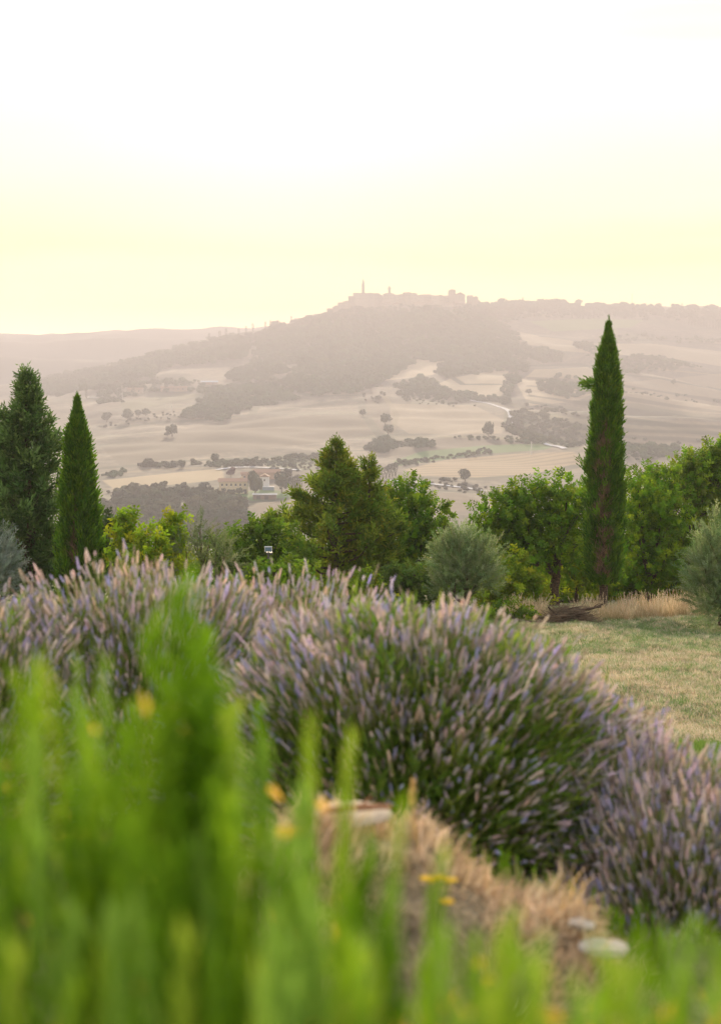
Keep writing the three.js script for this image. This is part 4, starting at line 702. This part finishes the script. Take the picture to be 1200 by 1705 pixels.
function dryGrass(label, x0, x1, d0, d1, n, h) {
  const g = new THREE.Group(); g.name = numbered('dry_grass'); scene.add(g); tag(g, label, 'dry grass', null, 'stuff');
  const S = [seedStalk(), seedStalk()], M = [[], []], C = [[], []], B = [], BC = [], bg = bladeTuft(16, 0.42, 0.004, 0.28);
  for (let i = 0; i < n; i++) { const d = ru(d0, d1), px = lerp(x0, x1, rnd()), x = ray(px, 1000).u * d, p = V(x, ground(x, -d) - 0.02, -d), k = i % 2, e = sstep(Math.min(px - x0, x1 - px), 0, 25) * (0.75 + 0.5 * n2(px / 22, d * 2)); M[k].push(along(p, V(rs(.2), 1, rs(.2)).normalize(), h * ru(0.45, 1.25) * lerp(0.45, 1, clamp(e, 0, 1)))); C[k].push(jit(pick([[0.72, 0.58, 0.38], [0.62, 0.48, 0.29], [0.78, 0.66, 0.46]]), 0.18)); B.push(along(p.clone().add(V(rs(.1), 0, rs(.1))), UPV, h * ru(0.6, 1.2))); BC.push(jit([0.46, 0.36, 0.19], 0.2)); }
  M.forEach((m, k) => inst('seed_stalks', S[k], GRASS, m, C[k], g)); inst('dry_blades', bg, GRASS, B, BC, g);
}
dryGrass('tall dry grass left of the brush heap', 830, 918, 32.8, 34.6, 240, 0.72);
dryGrass('tall dry grass right of the tall cypress trunk', 1015, 1185, 32.5, 35, 460, 0.68);
dryGrass('dry grass round the foot of the tall cypress', 940, 1040, 32.5, 35.4, 200, 0.6);

// ------------------------------------------------------------------ lavender
const spikeGeos = [0, 1, 2].map(() => {                                 // a flower spike: whorls of small buds, one whorl set apart below
  const mb = [], bud = new THREE.OctahedronGeometry(1, 0);
  for (const [y, n, r] of [[-0.014, 3, 0.0030], [0, 5, 0.0042], [0.007, 6, 0.0046], [0.014, 6, 0.0046], [0.021, 6, 0.0042], [0.028, 5, 0.0036], [0.034, 4, 0.0028], [0.040, 2, 0.0016]]) for (let i = 0; i < n; i++) { const a = i / n * 6.283 + y * 90 + rs(0.3); mb.push(bud.clone().scale(0.0023, 0.0048, 0.0023).rotateZ(-0.35).rotateY(-a).translate(Math.cos(a) * r, y + rs(0.0015), Math.sin(a) * r)); }
  return mergeGeometries(mb);
});
const stalkGeo = new MB().tube([V(0, 0, 0), V(0.012, 0.5, 0), V(0, 1, 0)], [0.0011, 0.0010, 0.0009], 3).geo();   // stretched in y to its length
const budMat = leafMat(0.58, 0.85), stalkMat = leafMat(0.45), lavLeaf = [0, 1].map(() => spray(18, [0.042, 0.16], 0.0030, 0.5, 0.8).geo());
function lavender(label, px, d, topPy, rxPx, o = {}) {
  const x = ray(px, 1300).u * d, y = ground(x, -d) - (o.sink ?? 0), t = thing('lavender_bush', label, 'lavender', x, y - 0.02, -d, null), s = d / F, H = yAt(px, topPy, d) - y, R = rxPx * s;
  const inner = o.inner ?? 0.62, ST = [], SC = [], SP = [[], [], []], PC = [[], [], []], big = [], LF = [[], []], LC = [[], []];
  for (let i = 0; i < (o.n ?? 1500); i++) {
    const a = rnd() * 6.283, q = Math.sqrt(rnd()), th = q * 1.38, dir = V(Math.sin(th) * Math.cos(a) , Math.cos(th), Math.sin(th) * Math.sin(a));
    if (dir.z > 0.3 && dir.y < 0.72 && rnd() > (o.front ?? 0.45)) continue; const reach = 1 + 0.10 * n3(dir.x * 2 + px, dir.y * 2, dir.z * 2) + 0.07 * n3(dir.x * 6, dir.y * 6 + px, dir.z * 6) + rs(0.13) - (rnd() < 0.3 ? ru(0, 0.3) : 0), e = V(dir.x * R, dir.y * H, dir.z * R * (o.deep ?? 0.9)).multiplyScalar(reach);
    const st = e.clone().multiplyScalar(inner * 0.6), len = e.distanceTo(st), dd = e.clone().sub(st).normalize();
    dd.addScaledVector(UPV, 0.14).addScaledVector(rdir(), 0.16).normalize(); st.copy(e).addScaledVector(dd, -len);
    ST.push(new THREE.Matrix4().compose(st, new THREE.Quaternion().setFromUnitVectors(UPV, dd).multiply(new THREE.Quaternion().setFromAxisAngle(UPV, rnd() * 6.28)), V(1, len, 1))); SC.push(jit(pick([[0.38, 0.48, 0.12], [0.30, 0.42, 0.10], [0.46, 0.50, 0.18]]), 0.2));
    const k = i % 3, m = along(e, dd.clone().addScaledVector(rdir(), 0.22).normalize(), 0.36 * ru(0.75, 1.4), rnd() * 6.28, 0.46 * ru(0.4, 1.7)), c = jit(pick([[0.78, 0.70, 0.72], [0.72, 0.66, 0.75], [0.82, 0.73, 0.71], [0.62, 0.60, 0.78], [0.78, 0.70, 0.62], [0.52, 0.44, 0.36]]), 0.16, 0.06);
    if (dir.z > 0.15 && big.length < (o.singles ?? 90) && rnd() < 0.25) big.push([m, k]); else { SP[k].push(m); PC[k].push(c); }
  }
  for (let i = 0; i < (o.leaves ?? 1900); i++) {                           // the green cushion below the flowers
    const a = rnd() * 6.283, th = Math.sqrt(rnd()) * 1.5, dir = V(Math.sin(th) * Math.cos(a), Math.cos(th), Math.sin(th) * Math.sin(a)), k = Math.pow(rnd(), 0.5) * inner * (1.02 + 0.12 * n3(dir.x * 3, dir.y * 3 + px, dir.z * 3));
    const p = V(dir.x * R, dir.y * H, dir.z * R * (o.deep ?? 0.9)).multiplyScalar(k), w = dir.clone().addScaledVector(UPV, 0.5).addScaledVector(rdir(), 0.35).normalize(), q = i % 2;
    LF[q].push(along(p, w, ru(0.6, 1.1) * (o.leafSize ?? 1))); LC[q].push(jit(pick([[0.13, 0.23, 0.025], [0.17, 0.28, 0.03], [0.10, 0.19, 0.02], [0.22, 0.30, 0.04]]), 0.2));
  }
  const f = new THREE.Group(); f.name = 'foliage'; t.add(f); LF.forEach((m, k) => inst('leaves', lavLeaf[k], LEAF, m, LC[k], f));
  inst('flower_stems', stalkGeo, stalkMat, ST, SC, t);
  const fl = new THREE.Group(); fl.name = 'flowers'; t.add(fl); SP.forEach((m, k) => inst('flower_spikes', spikeGeos[k], budMat, m, PC[k], fl));
  const tints = [[0.78, 0.70, 0.72], [0.66, 0.62, 0.77], [0.82, 0.73, 0.71]].map((c) => { const m = budMat.clone(); m.color.setRGB(...c); return m; });
  big.forEach(([m, k], i) => { const q = part('flower_spike', spikeGeos[k], tints[i % 3], t); m.decompose(q.position, q.quaternion, q.scale); });
  return t;
}
rnd = mulberry(900);
lavender('broad lavender bush in the middle with a green open side', 675, 3.0, 1030, 385, { n: 14500, leaves: 5000, inner: 0.76, singles: 160, front: 0.36 });
lavender('lavender bush at lower right spilling to the edge', 1140, 2.75, 1318, 320, { n: 11500, leaves: 2200, inner: 0.6, leafSize: 0.8, sink: 0.24, singles: 110, front: 1 });
lavender('pink topped lavender bush behind the green shoots on the left', 230, 3.5, 985, 350, { n: 11000, leaves: 2400, singles: 70, inner: 0.7, front: 0.8 });
lavender('lavender bush at the left edge', -70, 3.3, 1005, 290, { n: 4800, leaves: 1400, singles: 40, inner: 0.7, front: 0.8 });
lavender('lavender bush in the gap behind the two tallest bushes', 470, 3.8, 978, 300, { n: 4600, leaves: 1500, singles: 20, inner: 0.7 });
lavender('lavender bush between the middle bush and the one at the edge', 955, 3.1, 1192, 265, { n: 7500, leaves: 1300, singles: 40, inner: 0.6, leafSize: 0.8, sink: 0.16, front: 1 });
lavender('lavender bush filling the bank between the middle and the lower right bush', 1055, 2.9, 1262, 270, { n: 8000, leaves: 1500, singles: 40, inner: 0.6, leafSize: 0.8, sink: 0.2, front: 1 });
lavender('farthest lavender bush at the right behind the lower one', 1290, 3.2, 1390, 200, { n: 4200, leaves: 900, singles: 20, inner: 0.58, leafSize: 0.8, sink: 0.25, front: 1 });

// ------------------------------------------------------------------ bank: thatch, stones, yellow flowers, low green shoots
{
  const g = new THREE.Group(); g.name = 'bank_thatch'; scene.add(g); tag(g, 'mound of matted straw coloured dry grass in front of the lavender', 'dry grass', null, 'stuff');
  const bg = [bladeTuft(9, 0.026, 0.0010, 0.05), bladeTuft(8, 0.05, 0.0011, 0.05)], M = [[], []], C = [[], []];
  for (let i = 0; i < 4600; i++) { const d = 1.93 + rs(0.26) + 0.1 * rnd(), x = ru(-0.2, 0.37), lump = n2(x * 9, d * 9); if (lump < -0.25 && d < 1.9) continue; if (x > 0.02 && x < 0.13 && d < 1.83) continue; const k = rnd() < 0.1 ? 1 : 0, lay = V(rs(1.1) + 0.4, 0.75, rs(0.9)).normalize(); M[k].push(along(V(x, ground(x, -d) - 0.004, -d), lay, ru(0.5, 1.25) * (1 + 0.2 * lump))); C[k].push(jit(pick([[0.70, 0.55, 0.37], [0.58, 0.43, 0.28], [0.78, 0.64, 0.46], [0.46, 0.34, 0.22]]), 0.2)); }
  M.forEach((m, k) => inst('thatch', bg[k], GRASS, m, C[k], g));
  const st = [], sc = [], sg = bladeTuft(3, 0.085, 0.0018, 0.04); for (let i = 0; i < 60; i++) { const d = 2.0 + rs(0.12), x = ru(0.0, 0.4); st.push(along(V(x, ground(x, -d), -d), V(rs(.2), 1, rs(.2)).normalize(), ru(0.5, 1.1))); sc.push(jit([0.5, 0.38, 0.16], 0.2)); }
  inst('dry_stalks', sg, GRASS, st, sc, g);
  const rock = (name, label, px, py, d, sx, sy, sz, c, seed) => { const p = at(px, py, d); const geo = mergeVertices(new THREE.IcosahedronGeometry(1, 5).deleteAttribute('normal').deleteAttribute('uv')), q = geo.attributes.position; for (let i = 0; i < q.count; i++) { const v = V(q.getX(i), q.getY(i), q.getZ(i)), k = 1 + 0.3 * n3(v.x * 1.3 + seed, v.y * 1.3, v.z * 1.3) + 0.14 * n3(v.x * 3.4, v.y * 3.4 + seed, v.z * 3.4) + 0.05 * n3(v.x * 9, v.y * 9 + seed, v.z * 9); v.x = clamp(v.x * k, -0.78, 0.82) + 0.2 * v.y; v.y = clamp(v.y * k, -0.6, 0.5 + 0.2 * n2(seed, v.x * 2)); q.setXYZ(i, v.x * sx, v.y * sy, v.z * sz); } geo.computeVertexNormals(); const m = tag(part(numbered(name), geo, c, scene), label, 'stone'); m.position.copy(p); m.rotation.y = seed; return m; };
  const pale = std(0.40, 0.35, 0.30, 0.95, { bumpMap: bark, bumpScale: 0.003 });
  rock('bank_stone', 'pale stone at the right end of the dry grass mound', 1004, 1578, 1.8, 0.024, 0.007, 0.03, pale, 1.3);
  rock('bank_stone', 'small white stone just above the pale one on the mound', 966, 1540, 1.85, 0.014, 0.008, 0.018, pale, 4.1);
  rock('flat_stone', 'flat pale stone on top of the mound under the lavender', 585, 1354, 1.95, 0.05, 0.0045, 0.05, std(0.42, 0.34, 0.25, 0.95), 2.2);
  { const a = at(540, 1350, 1.88), b = at(652, 1343, 1.88), t = thing('dry_stick', 'reddish brown stick lying on the flat stone', 'stick', a.x, a.y, a.z); part('stem', limbGeo([V(0, 0, 0), b.clone().sub(a).multiplyScalar(.5).add(V(0, .002, 0)), b.clone().sub(a)], [0.004, 0.0045, 0.003], 6), std(0.30, 0.15, 0.08, 1), t); part('twig', limbGeo([b.clone().sub(a).multiplyScalar(.5), b.clone().sub(a).multiplyScalar(.7).add(V(0, .015, 0))], [0.002, 0.001], 4), std(0.30, 0.15, 0.08, 1), t); }
  { const p = at(722, 1500, 1.66), t = thing('yellow_flower', 'small plant with yellow flower heads on the bank', 'flower', p.x, p.y - 0.06, p.z), stem = std(0.14, 0.2, 0.05, 1), yel = std(0.72, 0.46, 0.02, 0.9);
    for (const [x, y, z] of [[-.008, .085, 0], [.006, .088, .004], [.018, .083, 0], [.014, .062, .008], [-.002, .080, -.01]]) { part('stem', new MB().tube([V(0, 0, 0), V(x * .4, y * .6, z), V(x, y, z)], [.0012, .001, .0008], 4).geo(), stem, t); const hd = []; for (let i = 0; i < 9; i++) { const a = i * .7; hd.push(new THREE.OctahedronGeometry(.004, 0).scale(1, .5, .6).rotateZ(.3).rotateY(-a).translate(Math.cos(a) * .005, 0, Math.sin(a) * .005)); } hd.push(new THREE.IcosahedronGeometry(.004, 1).scale(1, .7, 1)); part('flower_head', mergeGeometries(hd.map((q) => q.index ? q.toNonIndexed() : q)).translate(x, y, z), yel, t); }
    const lv = []; for (let i = 0; i < 14; i++) lv.push(along(V(rs(.012), rnd() * .05, rs(.012)), V(rs(.6), 1, rs(.6)).normalize(), 0.22)); inst('leaves', lavLeaf[0], LEAF, lv, lv.map(() => jit([0.16, 0.24, 0.06])), t); }
  { const ear = std(0.6, 0.42, 0.18, 1); for (const [px, y0, y1, label] of [[686, 1400, 1300, 'yellow dry grass ear standing against the lavender'], [718, 1480, 1430, 'pale dry seed head above the yellow flowers']]) { const d = 1.95, a = at(px, y0, d), b = at(px, y1, d), L = b.y - a.y, t = thing('grass_ear', label, 'grass', a.x, a.y, a.z); part('stalk', new MB().tube([V(0, -0.03, 0), V(.001, L * .5, 0), V(0, L * .9, 0)], [.0016, .0014, .0012], 5).geo(), ear, t); const e = new MB(); for (let i = 0; i < 26; i++) { const dd = V(rs(.6), 1.2, rs(.6)).normalize(); e.leaf(V(0, L * (.55 + .4 * i / 26), 0), dd, perp(dd), .012, .003); } part('seed_head', e.geo(), ear, t); } }
}
// a shoot of narrow leaves (rosemary-like), used for the herb plants of the foreground
const shootGeos = [0, 1, 2, 3].map((k) => { const mb = new MB(), L = 0.13 + 0.03 * k; mb.tube([V(0, 0, 0), V(0.004, L * .5, 0), V(0, L, 0)], [.0016, .0013, .0006], 4); for (let i = 0; i < 58; i++) { const t = i / 58, a = i * 2.399, up = lerp(1.1, 2.2, t), dir = V(Math.cos(a), up + rs(.2), Math.sin(a)).normalize(), s = new THREE.Vector3().crossVectors(dir, UPV).normalize(); mb.leaf(V(0.004 * Math.sin(t * 3), t * L, 0), dir, s, lerp(0.024, 0.015, t) * ru(.8, 1.1), 0.0025, 0.35); } return mb.geo(); });
const shootMats = [[0.23, 0.39, 0.014], [0.18, 0.34, 0.012], [0.32, 0.45, 0.04], [0.15, 0.30, 0.010], [0.25, 0.42, 0.06]].map((c) => { const m = leafMat(0.5, 0.85); m.color.setRGB(...c); return m; });
const deepMats = [[0.14, 0.27, 0.009], [0.16, 0.29, 0.009]].map((c) => { const m = leafMat(0.35, 0.9); m.color.setRGB(...c); return m; });
{ // low dark green shoots between bank and lavender
  const p = at(960, 1520, 2.2), y = ground(p.x, p.z), t = thing('herb_clump', 'low clump of dark green upright shoots under the lavender', 'herb', p.x, y, p.z);
  for (let i = 0; i < 190; i++) { const px = ru(780, 1100), d = ru(2.0, 2.35), q = at(px, lerp(1400, 1545, (px - 780) / 320) + rs(40) + (2.35 - d) * 130, d), k = i % 4, s = ru(1.25, 1.7), m = part('shoot', shootGeos[k], deepMats[i % 2], t); m.position.set(q.x - p.x, q.y - y - (0.14 + 0.03 * k) * s, q.z - p.z); m.rotation.set(rs(.12), rnd() * 6, rs(.12)); m.scale.set(0.75, s, 0.75); }
}
rnd = mulberry(1234);
const bokehLeafMat = leafMat(0.5); bokehLeafMat.color.setRGB(0.80, 0.50, 0.08);  // bright dry leaves, added to give warm out-of-focus light spots
function herb(label, shoots) {                                            // shoots: [px, tip py, distance, mat, width, lean]
  const [fx, , fd] = shoots[0], base = at(fx, 1705, fd), by = -0.62, t = thing('herb_plant', label, 'herb', base.x, by, -fd);
  const twig = [];
  for (const [px, py, d, mi, w = 1, lean = 0] of shoots) {
    const tip = at(px, py, d), k = Math.floor(rnd() * 4), L = 0.15 + 0.03 * k, dark = mi >= 5;
    const q = part('shoot', shootGeos[k], dark ? deepMats[mi - 5] : shootMats[mi], t); q.scale.set(w, ru(0.9, 1.1), w);
    q.position.set(tip.x - base.x - lean * 0.14, tip.y - by - (0.13 + 0.03 * k) * q.scale.y - 0.012, tip.z + fd); q.rotation.set(rs(.08), rnd() * 6, -lean + rs(.06));
    q.rotation.order = 'YXZ';
    const e = q.position.clone().add(V(0, 0.004, 0)); twig.push(limbGeo([V(rs(.02), -0.25, rs(.02)).add(V(e.x * .7, 0, e.z * .7)), e.clone().multiplyScalar(0.5).add(V(e.x * .42, -0.06, e.z * .42)), e], [0.0058, 0.0045, 0.002], 6));
    // a leafy lower length under the tip, down out of the frame
    for (let y = e.y - 0.10; y > -0.12; y -= 0.11) { if (rnd() < 0.56) continue; const r = part('shoot', shootGeos[Math.floor(rnd() * 3)], dark || rnd() < 0.25 ? deepMats[Math.floor(rnd() * 2)] : shootMats[Math.floor(rnd() * 5)], t); r.position.set(e.x * lerp(1, .92, rnd()) + rs(.012), y, e.z + rs(.012)); r.rotation.set(rs(.15), rnd() * 6, rs(.15)); r.scale.set(w * 0.95, 1, w * 0.95); }
  }
  const dry = new MB(); for (let i = 0; i < shoots.length * 1.5; i++) { const s = pick(shoots), q = at(s[0] + rs(30), Math.min(1700, s[1] + ru(120, 420)), s[2] + ru(0.05, 0.3)), o = V(q.x - base.x, q.y - by, q.z + fd), d = rdir(); dry.leaf(o, d, perp(d), ru(.008, .016), .003, .3); }
  part('bokeh_leaves', dry.geo(), bokehLeafMat, t).userData.kind = 'stuff';
  part('twigs', mergeGeometries(twig), twigMat, t);
  return t;
}
const fan = (n, x0, x1, yf, d0, d1, mats, w0 = 0.5, w1 = 0.85) => Array.from({ length: n }, (_, i) => { const x = lerp(x0, x1, (i + 0.5 + rs(0.45)) / n), d = ru(d0, d1); return [x, yf(x) + rs(70), d, pick(mats), ru(w0, w1), rs(0.1)]; });
herb('tallest blurred green herb plant with one spike above the lavender', [[292, 930, 0.72, 3, 1.5], [270, 1005, 0.72, 1, 1.4, -0.05], [322, 1010, 0.74, 1, 1.4, 0.06], [300, 1060, 0.7, 3, 1.7], [250, 1130, 0.7, 5, 1.4], [340, 1130, 0.75, 5, 1.3], [275, 1150, 0.68, 6, 1.8], [365, 1020, 0.85, 1, 0.9, 0.05], [300, 1200, .7, 5, 1.6], [230, 1240, .68, 6, 1.4]]);
herb('blurred bright green herb plant at the left edge', [...fan(17, -60, 235, (x) => 1110 + 0.12 * Math.abs(x - 40), 0.66, 0.85, [0, 1, 2, 4, 0]), ...fan(12, -60, 240, () => 1210, 0.56, 0.66, [0, 1, 3, 4])]);
herb('blurred green herb plant left of centre below the flat stone', [...fan(14, 330, 560, (x) => 1190 + 0.4 * Math.max(0, x - 420), 0.66, 0.85, [0, 1, 2, 4, 3]), ...fan(12, 320, 600, (x) => 1300, 0.56, 0.66, [0, 1, 3, 4])]);
herb('blurred dark green herb plant at lower left', [...fan(12, 10, 270, () => 1340, 0.54, 0.64, [3, 1, 0, 3]), ...fan(12, -40, 300, () => 1520, 0.45, 0.54, [0, 2, 4, 1])]);
herb('blurred green herb plant at the bottom centre', [...fan(13, 300, 620, (x) => 1400, 0.54, 0.68, [1, 3, 0, 4]), ...fan(13, 300, 700, () => 1530, 0.45, 0.56, [0, 2, 4, 1])]);
herb('blurred bright green herb plant at the bottom right of centre', [...fan(15, 590, 900, (x) => 1440 + 0.42 * (x - 620), 0.54, 0.66, [0, 1, 4, 1, 3]), ...fan(16, 600, 980, (x) => 1560 + 0.2 * (x - 620), 0.44, 0.54, [0, 2, 4, 1, 0])]);
herb('blurred pale green herb plant at lower right', [...fan(8, 1060, 1260, (x) => 1590 - 0.1 * (x - 900), 0.54, 0.66, [0, 1, 4, 1]), ...fan(16, 930, 1260, (x) => 1620 - 0.05 * (x - 900), 0.44, 0.56, [0, 2, 2, 4, 1])]);
{ // yellow bits added among the shoots to make blurred bokeh highlights
  const yel = std(0.85, 0.50, 0.03, 0.8), st = std(0.14, 0.2, 0.05, 1);
  [[325, 1225, 1.0, 'upper'], [128, 1445, 0.95, 'middle'], [180, 1490, 0.98, 'lower'], [120, 1392, 1.05, 'small top'], [482, 1385, 1.05, 'right']].forEach(([px, py, d, w]) => {
    const p = at(px, py, d), t = thing('bokeh_bit', w + ' yellow bit added as a blurred highlight among the green shoots at left', 'flower', p.x, p.y, p.z);
    const hd = []; for (let i = 0; i < 10; i++) { const a = i * .628; hd.push(new THREE.OctahedronGeometry(.005, 0).scale(1, .6, 1).rotateZ(.3).rotateY(-a).translate(Math.cos(a) * .006, 0, Math.sin(a) * .006)); }
    part('highlight_bits', mergeGeometries(hd), yel, t); part('stem', new MB().tube([V(0, -0.3, 0), V(.004, -.1, 0), V(0, 0, 0)], [.0016, .0013, .001], 4).geo(), st, t);
  });
}

renderer.render(scene, camera);
